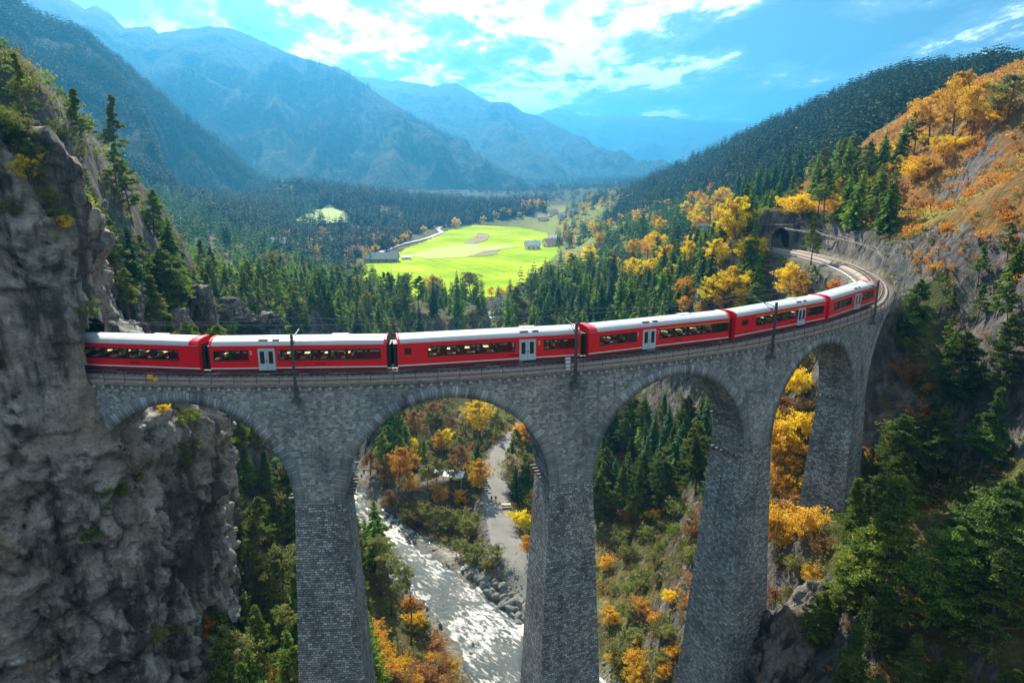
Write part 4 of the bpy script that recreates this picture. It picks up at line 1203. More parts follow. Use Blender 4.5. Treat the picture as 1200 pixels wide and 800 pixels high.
def glass_mat():
    m, nt, b, L = mat_new('window_glass')
    tp = N(nt, 'ShaderNodeBsdfTransparent'); tp.inputs[0].default_value = (0.86, 0.88, 0.86, 1)
    gl = N(nt, 'ShaderNodeBsdfGlossy'); gl.inputs['Roughness'].default_value = 0.02; gl.inputs[0].default_value = (0.9, 0.95, 1, 1)
    fr = N(nt, 'ShaderNodeFresnel'); fr.inputs['IOR'].default_value = 1.5
    mx = N(nt, 'ShaderNodeMixShader'); L(fr.outputs[0], mx.inputs[0]); L(tp.outputs[0], mx.inputs[1]); L(gl.outputs[0], mx.inputs[2])
    L(mx.outputs[0], nt.nodes['Material Output'].inputs[0]); return m
M['glass'] = glass_mat()

SIDE = 1.33; ZB, ZW0, ZW1, ZR = 0.95, 1.80, 2.86, 3.30          # floor edge, window sill, window head, roof edge
TRAIN = thing('passenger_train', arc(31, 0, 0.4), 'long red passenger train with pale roof crossing the stone viaduct', 'train')
TI = TRAIN.location.copy()
def carriage(sa, sb, wins, doors, lead='', stripe=(), small=None, digits='2'):
    """wins: (s0,s1,panes); all s measured on the outer edge of the deck"""
    A = Vector(arc(sa, 0, 0.20)); Bv = Vector(arc(sb, 0, 0.20)); Ln = (Bv - A).length; ex = (Bv - A).normalized(); ang = math.atan2(ex.y, ex.x)
    q = Ln / (sb - sa)
    def lx(s): return (s - sa) * q
    w0 = [(lx(a), lx(b), k) for a, b, k in wins]; d0 = [(lx(a), lx(b)) for a, b in doors]
    # ---- shell
    mb = MB()
    xs = sorted({0.0, Ln} | {v for a, b, _ in w0 for v in (a, b)} | {v for a, b in d0 for v in (a, b)})
    for sd_ in (-1, 1):
        def quad(x0, x1, z0, z1, m, y=SIDE, y2=None):
            y2 = y if y2 is None else y2
            f = [(0, 1, 2, 3)] if sd_ < 0 else [(3, 2, 1, 0)]
            mb.add([(x0, sd_ * y, z0), (x1, sd_ * y, z0), (x1, sd_ * y2, z1), (x0, sd_ * y2, z1)], f, m)
        for x0, x1 in zip(xs[:-1], xs[1:]):
            xm = (x0 + x1) / 2
            isw = any(a < xm < b for a, b, _ in w0); isd = any(a < xm < b for a, b in d0)
            if not isd:
                quad(x0, x1, 0.62, 0.98, 3, SIDE - 0.06, SIDE - 0.01)
                quad(x0, x1, 0.98, 1.10, 2)
                quad(x0, x1, 1.10, ZW0, 0)
                if not isw: quad(x0, x1, ZW0, ZW1, 0)
            if isd: quad(x0, x1, 3.02, ZR, 0)
            else: quad(x0, x1, ZW1, ZR, 0)
    # roof
    prof = [(SIDE, ZR), (SIDE - 0.05, 3.50), (1.12, 3.70), (0.75, 3.84), (0, 3.90), (-0.75, 3.84), (-1.12, 3.70), (-SIDE + 0.05, 3.50), (-SIDE, ZR)]
    rf = MB(); V = []
    xr = [0.0 + 0.02, Ln - 0.02]
    for x in xr: V += [(x, y, z) for y, z in prof]
    k = len(prof)
    rf.add(V, [(i, i + 1, k + i + 1, k + i) for i in range(k - 1)], 0)
    # end walls and floor
    for x in (0.0, Ln):
        mb.add([(x, -SIDE, 0.62), (x, -0.7, 0.62), (x, -0.7, 3.25), (x, -SIDE, ZR)], [(0, 1, 2, 3)], 0)
        mb.add([(x, SIDE, 0.62), (x, 0.7, 0.62), (x, 0.7, 3.25), (x, SIDE, ZR)], [(3, 2, 1, 0)], 0)
        mb.add([(x, y, z) for y, z in prof], [tuple(range(k))], 0)
    mb.box((Ln / 2, 0, 0.93), (Ln - 0.05, 2 * SIDE - 0.16, 0.08), m=4)
    me = mb.mesh('carriage', [M['red'], M['red'], M['white'], M['maroon'], M['under']])
    body = link('carriage', me, TRAIN); body.location = A - TI; body.rotation_euler = (0, 0, ang); body.scale = (1, 1, 0.94)
    rf.box((Ln * 0.72, 0.35, 3.90), (1.5, 0.8, 0.10))
    rf.build('roof', [M['roof']], body)
    # vents on the near roof shoulder above the door
    if d0:
        xd = (d0[0][0] + d0[0][1]) / 2
        for dx in (-0.1, 1.05):
            v_ = MB(); v_.box((xd + dx - .2, -1.03, 3.735), (0.85 if dx < 0 else 0.62, 0.30, 0.05), (Vector((1, 0, 0)), Vector((0, 0.80, 0.60)), Vector((0, -0.6, 0.8)))); v_.build('roof_vent', M['under'], body)
    # shoulders of the carriage ends
    for x, w_ in ((0.0, 0.42), (Ln, -0.42)):
        big = (lead == 'b' and x == 0.0) or (lead == 'e' and x == Ln)
        ww = w_ * (2.2 if big else 0.55)
        e_ = MB(); V = []
        for xx, up in ((x, 0.07), (x + ww * 0.55, 0.07), (x + ww, 0.012)):
            V += [(xx, y * (1 + (0.03 if up > .02 else 0.006)), z + up) for y, z in prof]
        F = [(i, i + 1, k + i + 1, k + i) for i in range(k - 1)] + [(k + i, k + i + 1, 2 * k + i + 1, 2 * k + i) for i in range(k - 1)]
        e_.add(V, F); e_.build('end_fairing', M['red'], body)
        g = MB(); g.box((x + (-0.16 if x == 0 else 0.16), 0, 2.0), (0.36, 1.7, 2.35)); g.build('gangway', M['black'], body)
    # windows, one mesh for each: dark frame, dividing posts, glass
    for (a, b, n) in w0 + ([(lx(small[0]), lx(small[1]), 1)] if small else []):
        for sd_ in (-1, 1):
            f = MB(); hs = small and abs(a - lx(small[0])) < 1e-6
            z0, z1 = (ZW0 + 0.36, ZW1 - 0.06) if hs else (ZW0, ZW1)
            y = sd_ * (SIDE + 0.004)
            f.box(((a + b) / 2, y, z0 + 0.04), (b - a, 0.05, 0.09)); f.box(((a + b) / 2, y, z1 - 0.04), (b - a, 0.05, 0.09))
            for i in range(n + 1):
                x = a + (b - a) * i / n; wd = 0.28 if 0 < i < n else 0.09
                x = min(max(x, a + wd / 2), b - wd / 2)
                f.box((x, y, (z0 + z1) / 2), (wd, 0.045, z1 - z0 - 0.18))
            fo = f.build('window', M['frame'], body)
            gm = MB()
            gm.add([(a + .05, y, z0 + .05), (b - .05, y, z0 + .05), (b - .05, y, z1 - .05), (a + .05, y, z1 - .05)], [(0, 1, 2, 3)])
            me2 = gm.mesh('window', M['glass'])
            hs_mat = M['frame'] if hs else M['glass']
            # glass joined into the window part as a second material
            me1 = fo.data; import bmesh
            bm = bmesh.new(); bm.from_mesh(me1); nb_ = len(bm.faces); bm.from_mesh(me2); bm.faces.ensure_lookup_table()
            me1.materials.append(hs_mat)
            for i in range(nb_, len(bm.faces)): bm.faces[i].material_index = 1
            bm.to_mesh(me1); bm.free()
            if hs:
                pass
    for a, b in stripe:
        st_ = MB()
        for sd_ in (-1, 1): st_.box(((lx(a) + lx(b)) / 2, sd_ * (SIDE + 0.004), ZW1 + 0.085), (lx(b) - lx(a), 0.02, 0.075))
        st_.build('class_stripe', M['yellowline'], body)
    # doors
    for a, b in d0:
        for sd_ in (-1, 1):
            for j in (0, 1):
                xa = a + (b - a) * j / 2; xb = a + (b - a) * (j + 1) / 2
                d_ = MB(); y = sd_ * (SIDE + 0.01)
                d_.box(((xa + xb) / 2, y, 1.92), (xb - xa - 0.03, 0.06, 2.20), m=0)
                xc = (xa + xb) / 2
                d_.box((xc, y + sd_ * 0.025, 2.12), (0.40, 0.03, 1.25), m=1)
                d_.box((xc + (0.33 if j == 0 else -0.33), y + sd_ * 0.03, 1.75), (0.05, 0.03, 0.22), m=1)
                d_.build('door', [M['doorgrey'], M['frame']], body)
        dz = MB(); dz.box(((a + b) / 2, 0, 0.78), (b - a, 2 * SIDE - 0.1, 0.1)); dz.build('door_step', M['under'], body)
        # class figures on both sides of the door
        for xx, ch in ((a - 0.75, digits[0]), (b + 0.2, digits[-1])):
            cu = bpy.data.curves.new('class_number', 'FONT'); cu.body = ch; cu.size = 0.52; cu.extrude = 0.004
            o = bpy.data.objects.new('class_number', cu); col.objects.link(o)
            dg = bpy.context.evaluated_depsgraph_get(); me3 = bpy.data.meshes.new_from_object(o.evaluated_get(dg)); bpy.data.objects.remove(o)
            me3.materials.clear(); me3.materials.append(M['white'])
            link('class_number', me3, body, loc=(xx, -SIDE - 0.012, 2.42), rot=(PI / 2, 0, 0))
    # dark grille low on the side
    gr = MB(); gr.box((Ln * 0.62, -SIDE - 0.008, 1.42), (1.0, 0.02, 0.12)); gr.build('side_grille', M['frame'], body)
    # underframe, boxes and bogies
    u = MB()
    u.box((Ln / 2, 0, 0.72), (Ln - 0.6, 2.2, 0.22), m=0)
    for fx, w_ in ((0.40, 2.6), (0.60, 1.8)): u.box((Ln * fx, 0, 0.48), (w_, 2.1, 0.42), m=0)
    u.box((Ln * 0.45, -1.08, 0.60), (1.5, 0.06, 0.14), m=1); u.box((Ln * 0.66, -1.08, 0.62), (0.6, 0.06, 0.12), m=1)
    u.build('underframe', [M['under'], M['silver']], body)
    for fx in ((2.6 / Ln), 1 - 2.6 / Ln):
        bg_ = MB(); xc = Ln * fx
        for yy in (-0.98, 0.98): bg_.box((xc, yy, 0.46), (2.5, 0.12, 0.18))
        bg_.box((xc, 0, 0.5), (0.5, 1.9, 0.2))
        for wx in (-0.9, 0.9):
            for yy in (-0.56, 0.56):
                bg_.tube([(xc + wx, yy - .05, 0.52), (xc + wx, yy + .05, 0.52)], 0.36, 16)
        bg_.build('bogie', M['under'], body)
    # seats seen through the windows
    for (a, b, n) in w0:
        for i in range(max(1, int((b - a) / 1.9))):
            x = a + 0.8 + i * 1.9
            if x > b: break
            for yy in (-0.85, 0.75):
                s_ = MB(); s_.box((x, yy, 1.42), (0.5, 0.85, 0.14), m=0); s_.box((x + .27, yy, 1.78), (0.12, 0.85, 0.7), m=0); s_.box((x + .26, yy, 2.22), (0.17, 0.7, 0.34), m=1); s_.box((x - .55, yy, 1.93), (0.5, 0.75, 0.05), m=1)
                s_.build('seat', [M['seat'], M['seat_sun_tint']], body)
    return body
# px ranges of the photograph turned into metres along the curve, carriage by carriage
def frange(sa, sb, pa, pb, lst): return [tuple(sa + (v - pa) / (pb - pa) * (sb - sa) for v in t[:2]) + tuple(t[2:]) for t in lst]
def car(sa, sb, pa, pb, wins, doors, stripe=(), small=None, **kw):
    carriage(sa, sb, frange(sa, sb, pa, pb, wins), frange(sa, sb, pa, pb, doors), stripe=frange(sa, sb, pa, pb, stripe), small=(frange(sa, sb, pa, pb, [small])[0] if small else None), **kw)
car(-21.0, -3.9, 80, 207, [(96, 192, 5)], [], lead='e', digits='22')
car(-3.1, 13.3, 207, 455, [(212, 261, 2), (302, 447, 6)], [(274, 298)], digits='22')
car(14.1, 32.3, 466, 690, [(501, 607, 5), (643, 687, 2)], [(612, 633)], small=(474, 482), digits='22')
car(33.0, 50.9, 690, 862, [(702, 745, 2), (772, 861, 5)], [(752, 768)], stripe=[(772, 861)], lead='b', digits='21')
car(51.6, 69.0, 862, 975, [(885, 937, 5), (949, 972, 3)], [(937.5, 947)], stripe=[(885, 937), (949, 972)], small=(869, 876), digits='11')
car(69.7, 86.0, 975, 1027, [(980, 998, 4), (1010.5, 1023, 2)], [(1001.5, 1008.5)], stripe=[(980, 998)], digits='12')
# ---------------------------------------------------------------- trees
def unit(v): return v / (np.linalg.norm(v, axis=-1, keepdims=True) + 1e-9)
def leaves(c, size, g, up=0.3, asp=0.42):
    """kite-shaped sprays of foliage at c, random directions"""
    n = len(c)
    a = unit(g.normal(size=(n, 3)) + np.array([0, 0, up])); b = unit(np.cross(a, g.normal(size=(n, 3))))
    s = size * g.uniform(0.6, 1.35, (n, 1))
    return np.stack([c - a * s, c + b * s * asp, c + a * s, c - b * s * asp], 1)
def spruce_quads(h, r, nw, nb, kq, g, sw=1.0):
    Q = []
    for i in range(nw):
        t = (i + g.uniform(-.3, .3)) / nw
        z = h * (0.10 + 0.90 * t)
        rr = r * (1 - t) ** 0.8 * g.uniform(0.72, 1.15) + 0.12
        m = max(4, int(nb * (0.45 + 0.55 * (1 - t))))
        az = g.uniform(0, 2 * PI) + np.arange(m) * 2 * PI / m + g.normal(0, 0.25, m)
        L_ = rr * g.uniform(0.65, 1.18, m)
        dr = g.uniform(0.16, 0.42, m) * (1.1 - 0.5 * t)
        for f in (np.arange(kq) + 0.7) / kq:
            f_ = np.clip(f + g.normal(0, .05, m), .06, 1)
            c = np.stack([np.cos(az) * L_ * f_, np.sin(az) * L_ * f_, z - L_ * dr * f_ ** 1.4 + 0.22 * L_ * f_ * (1 - f_)], -1)
            d = unit(np.stack([np.cos(az), np.sin(az), -dr * 1.3 + g.normal(0, .1, m)], -1))
            sd_ = unit(np.cross(d, np.array([0, 0, 1.]))) + np.array([0, 0, 1.]) * g.normal(0, .45, (m, 1))
            ln = (L_ / kq * 0.95 + 0.10)[:, None] * sw; wd = ((0.55 - 0.25 * f_) * rr * 0.34 * 7 / max(m, 5) + 0.10)[:, None] * sw
            Q.append(np.stack([c - d * ln * .6, c + sd_ * wd, c + d * ln, c - sd_ * wd], 1))
            hang = np.array([0, 0, -1.]) + sd_ * 0.2
            Q.append(np.stack([c - d * ln * .5, c + hang * wd * 1.1, c + d * ln * .8, c - hang * wd * 0.35], 1))
    tip = np.array([[[-.07, 0, h * .97], [0, .09, h], [.07, 0, h * .97], [0, 0, h * 1.04]]])
    Q.append(tip)
    return np.concatenate(Q)
def clump_crown(h, z0, r, ncl, per, leaf, g, flat=0.6, fill=0.35, shape='round'):
    """foliage clumps through an uneven crown; returns the quads and the clump centres"""
    C = []
    while len(C) < ncl:
        p = g.normal(size=3); p /= np.linalg.norm(p); rad = g.uniform(fill, 1) ** 0.5
        p = p * rad
        zz = (p[2] + 1) / 2
        if shape == 'pine': w = 0.55 + 0.75 * math.sin(PI * min(1, zz * 0.9 + 0.12)) - 0.35 * zz
        elif shape == 'cone': w = 1.25 * (1 - zz) ** 0.8 + 0.1
        else: w = 0.75 + 0.35 * math.sin(PI * zz)
        lob = 1 + 0.28 * math.sin(3 * math.atan2(p[1], p[0]) + 5 * zz + h)
        C.append((p[0] * r * w * lob, p[1] * r * w * lob, z0 + zz * (h - z0) * 0.97))
    C = np.array(C)
    cr_ = r * g.uniform(0.20, 0.36, ncl)[:, None]
    d = unit(g.normal(size=(ncl, per, 3))) * (g.uniform(0.15, 1, (ncl, per, 1)) ** 0.6 + (g.random((ncl, per, 1)) < 0.16) * g.uniform(0, .55, (ncl, per, 1)))
    P = C[:, None] + d * cr_[:, None] * np.array([1, 1, flat])
    return leaves(P.reshape(-1, 3), leaf, g, 0.4), C
def limb_crown(h, z0, r, nl, per, leaf, g, shape='cone', droop=0.12, sub_=5, fl=.11, upb=0.0):
    """whorled limbs, each carrying sprays of needles on its outer part; returns quads and limb ends"""
    P = []; C = []
    for i in range(nl):
        t = ((i + g.uniform(0, 1)) / nl) ** 0.85; z = z0 + (h * 0.97 - z0) * t
        if shape == 'cone': w = (1 - t) ** 0.75 * (0.75 + 0.25 * math.sin(5 * t + 1)) + 0.06
        else: w = math.sin(PI * min(1, 0.22 + 0.80 * t)) ** 0.8 * 0.95 + 0.05
        L_ = r * w * g.uniform(0.55, 1.2); az = g.uniform(0, 2 * PI); up = upb + g.uniform(-0.12, 0.45) * (0.5 + t)
        for k in range(sub_):
            f = 0.32 + 0.68 * (k + g.uniform(0.2, .9)) / sub_
            off = g.normal(0, 0.13 * L_ * (0.4 + f), 2)
            c = np.array([math.cos(az) * L_ * f - math.sin(az) * off[0], math.sin(az) * L_ * f + math.cos(az) * off[0], z + L_ * f * up - droop * L_ * f * f + off[1] * .3])
            q = g.normal(size=(per, 3)) * np.array([.30, .30, fl]) * (0.35 + 0.16 * L_) * g.uniform(.7, 1.3)
            P.append(c + q)
        C.append((math.cos(az) * L_ * .85, math.sin(az) * L_ * .85, z + L_ * .85 * up - droop * L_ * .7))
    return leaves(np.concatenate(P), leaf, g, 0.5, 0.34), np.array(C)
def quad_mesh(name, Q, mat, g, attr=True):
    n = len(Q)
    # one shade per spray, correlated in space so that clumps read light and dark
    c = Q.mean(1); sc = max(0.6, np.ptp(c[:, 2]) / 7)
    v = 0.5 + 0.32 * fbm(c[:, 0] / sc, c[:, 1] / sc, c[:, 2] / sc, 3, int(g.integers(0, 999))) * 1.6 + g.normal(0, 0.14, n)
    return np_mesh(name, Q.reshape(-1, 3), np.arange(n * 4).reshape(n, 4), mat, attr={'var': ('FACE', np.clip(v, 0, 1))})
def trunk_mesh(name, h, r, mat, g, limbs=(), bend=0.0, top=1.0, seg=7):
    mb = MB(); k = 7
    ph = g.uniform(0, 6)
    pts = [(bend * h * math.sin(t * 2.2 + ph) * t * .12, bend * h * math.cos(t * 1.7 + ph) * t * .1, h * top * t - 0.6 * (t == 0)) for t in np.linspace(0, 1, k)]
    mb.tube(pts, [r * (1.35 if i == 0 else 1) * (1 - 0.86 * i / (k - 1)) + 0.012 for i in range(k)], seg)
    for (x, y, z) in limbs:
        t0 = max(0.12, min(0.93, (z - math.hypot(x, y) * 0.55) / (h * top)))
        i = t0 * (k - 1); i0 = int(i); f = i - i0
        b0 = Vector(pts[i0]).lerp(Vector(pts[min(i0 + 1, k - 1)]), f)
        e = Vector((x, y, z)); mid = b0.lerp(e, 0.55) + Vector((0, 0, -0.04 * h * 0.4))
        rr = r * 0.36 * (1 - t0 * .6)
        mb.tube([b0, mid, e], [rr, rr * .6, rr * .2 + .008], 5, cap=False)
    return mb.mesh(name, [mat], smooth=True)

class Proto: pass
PR = {}
def mk(kind, i, crown_mat, trunk_mat, Q, tm, h, g):
    p = Proto(); p.h = h; p.crown = quad_mesh('crown', Q, M[crown_mat], g); p.trunk = tm; p.kind = kind
    PR.setdefault(kind, []).append(p)
for i in range(4):
    g = np.random.default_rng(100 + i)
    h = 16; Q = spruce_quads(h, g.uniform(2.5, 3.4), 30, 9, 4, g)
    mk('spruce', i, 'spruce', 'bark', Q, trunk_mesh('trunk', h, 0.22, M['bark'], g), h, g)
for i in range(3):
    g = np.random.default_rng(120 + i)
    h = 14; Q = spruce_quads(h, g.uniform(2.7, 3.6), 25, 8, 4, g, 1.1)
    mk('spruce_light', i, 'spruce_light', 'bark', Q, trunk_mesh('trunk', h, 0.2, M['bark'], g), h, g)
for i in range(4):
    g = np.random.default_rng(140 + i)
    h = 12; Q, C = limb_crown(h, h * g.uniform(.22, .42), g.uniform(2.3, 3.0), 46, 24, 0.24, g, 'cone' if i % 2 else 'round', sub_=5)
    mk('pine', i, 'pine', 'bark_red', Q, trunk_mesh('trunk', h, 0.17, M['bark_red'], g, C[::2], 0.4, top=.92), h, g)
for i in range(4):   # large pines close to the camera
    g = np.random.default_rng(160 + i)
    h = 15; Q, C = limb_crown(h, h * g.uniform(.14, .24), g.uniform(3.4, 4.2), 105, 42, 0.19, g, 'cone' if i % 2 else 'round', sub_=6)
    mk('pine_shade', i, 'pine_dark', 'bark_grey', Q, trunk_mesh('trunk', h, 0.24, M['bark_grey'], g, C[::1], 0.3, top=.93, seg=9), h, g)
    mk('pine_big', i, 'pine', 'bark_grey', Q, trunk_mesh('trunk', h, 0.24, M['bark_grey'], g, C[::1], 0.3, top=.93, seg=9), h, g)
for i in range(3):   # tall bare-stemmed pines by the stream
    g = np.random.default_rng(180 + i)
    h = 15; Q, C = clump_crown(h, h * .68, 2.3, 34, 75, 0.19, g, 0.5, 0.25, 'round')
    mk('pine_bare', i, 'olive', 'bark', Q, trunk_mesh('trunk', h, 0.17, M['bark'], g, C[::2], 0.9), h, g)
for mt in ('yellow', 'orange', 'olive', 'pale', 'rust', 'ember'):
    for i in range(3 if mt in ('yellow', 'orange') else 2):
        g = np.random.default_rng(200 + i + hash(mt) % 1 + len(mt) * 11)
        h = 11; Q, C = limb_crown(h * .93, h * g.uniform(.12, .28), g.uniform(3.4, 4.3), 52, 26, 0.21, g, 'round', -0.18, 5, .24, .25)
        mk('tree_' + mt, i, mt, 'bark', Q, trunk_mesh('trunk', h, 0.17, M['bark'], g, C[::3], 0.5), h, g)
        g = np.random.default_rng(300 + i + len(mt) * 11)
        h = 3; Q, C = limb_crown(h * .9, 0.3, 2.3, 36, 20, 0.15, g, 'round', -0.2, 4, .22, .3)
        mk('bush_' + mt, i, mt, 'bark', Q, trunk_mesh('stems', h * .8, 0.05, M['bark'], g, C[::3], 0.5), h, g)
g = np.random.default_rng(77)
h = 3; Q, C = clump_crown(h, 0.2, 1.9, 34, 60, 0.12, g, 0.6, 0.2)
mk('bush_pine', 0, 'pine', 'bark', Q, trunk_mesh('stems', h * .8, 0.05, M['bark'], g, C[::3], 0.5), h, g)

NAMES = {'spruce': ('spruce_tree', 'spruce'), 'spruce_light': ('spruce_tree', 'spruce'), 'pine': ('pine_tree', 'pine'), 'pine_big': ('pine_tree', 'pine'), 'pine_bare': ('pine_tree', 'pine'), 'pine_shade': ('pine_tree', 'pine')}
ntree = [0]; TOBJ = []
TREES = []   # (kind, x, y, z, height)
def tree(kind, x, y, z, h, label, group, lean=0.05, wide=1.0):
    p = PR[kind][int(rng.integers(len(PR[kind])))]
    nm, cat = NAMES.get(kind, ('broadleaf_tree', 'tree') if kind.startswith('tree') else ('bush', 'bush'))
    t = thing(nm, (x, y, z - 0.1), label, cat, group)
    s = h / p.h
    w = s * wide * rng.uniform(0.88, 1.12)
    t.rotation_euler = (rng.normal(0, lean), rng.normal(0, lean), rng.uniform(0, 2 * PI))
    t.scale = (w, w, s)
    link('crown', p.crown, t); link('stems' if kind.startswith('bush') else 'trunk', p.trunk, t)
    TOBJ.append((kind, t, x, y, z, h)); ntree[0] += 1; TREES.append((kind, x, y, z, h))
    return t
taken = []
def spaced(x, y, dmin):
    for a, b in taken[-900:]:
        if (a - x) ** 2 + (b - y) ** 2 < dmin * dmin: return False
    taken.append((x, y)); return True
ZQ = []
def zone(*a, **k): ZQ.append((a, k))
FEAT = []
def run_zone(poly, n, kinds, hr, label, group, dmin=2.2, ymin=45, ymax=1500, wide=1.0, slope_max=2.6, tries=14):
    """fill a stretch of wooded ground; tops seen inside poly"""
    P = np.array(poly, float); lo, hi = P.min(0), P.max(0); made = 0
    m = n * tries
    px = rng.uniform(lo[0], hi[0], m); py = rng.uniform(lo[1], hi[1], m)
    k = in_poly(px, py, P); px, py = px[k], py[k]
    h = rng.uniform(hr[0], hr[1], len(px))
    X, Y, Z, ok = place(px, py, h, ymin, ymax)
    ks, ws = zip(*kinds.items()); ws = np.array(ws, float) / sum(ws)
    for i in range(len(px)):
        if made >= n: break
        if not ok[i]: continue
        d1, _ = seg_dist(X[i], Y[i], PATH); d2, _ = seg_dist(X[i], Y[i], RIVER); d3, _ = seg_dist(X[i], Y[i], RAIL)
        if d1 < 3.4 or d2 < 9.8 or d3 < 5.0: continue
        if abs(H(X[i] + 1, Y[i]) - H(X[i] - 1, Y[i])) / 2 > slope_max: continue
        dep = Y[i] * CT - (Z[i] - CAM_Z) * ST; pb = py[i] + h[i] * 800 / max(dep, 1)
        if any(abs(px[i] - f[0]) < f[4] and Y[i] < f[2] + 3 and py[i] < f[1] + f[3] * .85 and pb > f[1] for f in FEAT): continue
        sv, nv_ = track_an(X[i], Y[i])
        if abs(nv_) < 4.5 and -40 < sv < 106 and Z[i] + h[i] > -14: continue
        if not spaced(X[i], Y[i], dmin): continue
        kd = ks[int(rng.choice(len(ks), p=ws))]
        lb = label[kd] if isinstance(label, dict) else label
        gr = group[kd] if isinstance(group, dict) else group
        tree(kd, X[i], Y[i], Z[i], h[i], lb, gr, wide=wide); made += 1
    return made
def put(kind, px, py, h, label, group=None, wide=1.0, **kw):
    X, Y, Z, ok = place(px, py, h, **kw)
    if ok[0]:
        taken.append((X[0], Y[0])); hp = h * 800 / (Y[0] + 4)
        FEAT.append((px, py, Y[0], hp, hp * .26 * wide + 3))
        return tree(kind, X[0], Y[0], Z[0], h, label, group, wide=wide)
def puty(kind, px, py, Y, h, label, group=None, wide=1.0):
    """top seen at px, py, at distance Y, standing on the rock wherever that is"""
    x, y, z = at(px, py, Y); taken.append((x, y))
    return tree(kind, x, y, z - h, h, label, group, wide=wide)

# --- right bank, close to the camera: large pines
big = [(1075,322,13,'tall pine rising right beside the bend of the line',0.8),(1135,385,13,'bushy pine under the grey rock face, right of the tall pine at the bend',1.0),
       (1060,556,15,'broad bright green pine in front of the rightmost pier',1.35),(1195,365,12,'pine cut by the right edge below the rock ledge',1.0),
       (1165,450,13,'dark pine in the shade near the right edge',1.1),(1000,480,9,'small pine against the foot of the rightmost pier',0.9),
       (1190,560,14,'dark pine at the right edge halfway down the slope',1.2),(1110,470,12,'pine in the gully between the two lit pines',1.1),
       (1185,640,12,'dark blue-green pine filling the lower right corner',1.3),(1050,680,9,'pine with drooping limbs in the lower right hollow',1.2),
       (965,690,8,'light green pine on the edge of the pale rock',1.1),(1120,610,12,'shaded pine behind the bright broad pine',1.2),
       (1000,640,8,'pine sapling group crown below the broad bright pine',1.3),(1080,740,7,'low pine at the bottom right of the slope',1.3),(1010,560,10,'slim pine left of the broad bright pine',1.0)]
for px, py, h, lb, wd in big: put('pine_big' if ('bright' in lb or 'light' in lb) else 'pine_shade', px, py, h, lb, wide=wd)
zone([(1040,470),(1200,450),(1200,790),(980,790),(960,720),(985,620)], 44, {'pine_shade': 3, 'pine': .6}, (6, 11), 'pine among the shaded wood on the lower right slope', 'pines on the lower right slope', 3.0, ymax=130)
zone([(1100,320),(1200,250),(1200,440),(1120,440)], 9, {'pine': 3, 'spruce_light': 1}, (4, 7.5), 'small green pine on the rock ledges at the right edge', 'small pines on the right ledges', 3.0, ymax=170)
zone([(1030,430),(1090,420),(1100,520),(1020,560),(985,600),(1010,470)], 9, {'bush_orange': 1, 'bush_rust': 1, 'bush_olive': 1, 'tree_orange': .6}, (2.2, 4), 'orange and olive scrub right of the rightmost pier', 'scrub beside the rightmost pier', 1.6, ymax=130)
# --- under the bridge, right of the stream: shaded wood and autumn scrub
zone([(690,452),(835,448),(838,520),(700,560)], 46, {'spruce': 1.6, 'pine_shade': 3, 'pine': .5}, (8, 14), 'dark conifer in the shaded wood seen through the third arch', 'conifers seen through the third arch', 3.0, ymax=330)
zone([(705,560),(838,520),(830,700),(712,720)], 42, {'bush_rust': 2.2, 'bush_orange': 1.2, 'bush_olive': 2.6, 'bush_pine': 2}, (1.5, 3.6), 'autumn bush on the slope seen through the third arch', 'bushes on the slope in the third arch', 1.8, ymax=220)
zone([(708,690),(790,680),(790,790),(712,790)], 14, {'bush_orange': 2, 'bush_olive': 2, 'bush_yellow': .6}, (1.5, 3.5), 'bush low on the rocky slope behind the second pier', 'bushes low behind the second pier', 1.8, ymax=170)
zone([(908,430),(958,425),(952,600),(905,620)], 22, {'bush_orange': 2.5, 'bush_rust': 2, 'bush_yellow': 1, 'tree_orange': 1}, (2.2, 5.5), 'glowing orange bush seen through the fourth arch', 'orange bushes seen through the fourth arch', 1.8, ymax=240)
zone([(905,600),(955,610),(985,640),(930,760),(900,790)], 10, {'bush_olive': 2, 'bush_orange': 1, 'bush_rust': 1}, (1.2, 2.8), 'low scrub on the bare slope below the rightmost pier', 'scrub below the rightmost pier', 1.8, ymax=120)
# --- left slope by the stream
for px, py, h, lb in ((455,642,13,'leaning bare-stemmed pine nearest the stream'),(478,662,15,'tall bare-stemmed pine standing against the white water'),(442,625,12,'pine with a thin crown just right of the first pier')):
    put('pine_bare', px, py, h, lb, ymin=70, ymax=140)
zone([(255,540),(345,520),(352,790),(255,790)], 40, {'pine': 3, 'pine_bare': 1.0, 'spruce_light': 1, 'tree_olive': .8}, (7, 12), {'pine': 'sunlit green pine on the slope left of the first pier', 'pine_bare': 'thin tall pine on the slope left of the first pier', 'spruce_light': 'light green spruce on the slope left of the first pier', 'tree_olive': 'olive leafy tree on the slope left of the first pier'}, 'trees on the slope left of the first pier', 2.6, ymax=150)
zone([(400,590),(445,610),(450,700),(430,790),(415,700)], 16, {'pine': 2, 'spruce_light': 1.5, 'spruce': 1}, (7, 12), 'conifer close behind the right side of the first pier', 'conifers behind the first pier', 2.2, ymax=140)
zone([(445,690),(478,690),(540,790),(430,790)], 44, {'bush_orange': 3, 'bush_rust': 2, 'bush_olive': 1}, (1.6, 3.6), 'orange bush on the near bank of the stream', 'orange bushes on the near bank', 1.5, ymax=130)
zone([(260,560),(345,540),(350,790),(250,790)], 36, {'bush_olive': 2, 'bush_pine': 2, 'bush_orange': .4}, (1.2, 2.6), 'low green bush under the trees left of the first pier', 'bushes left of the first pier', 1.5, ymax=140)
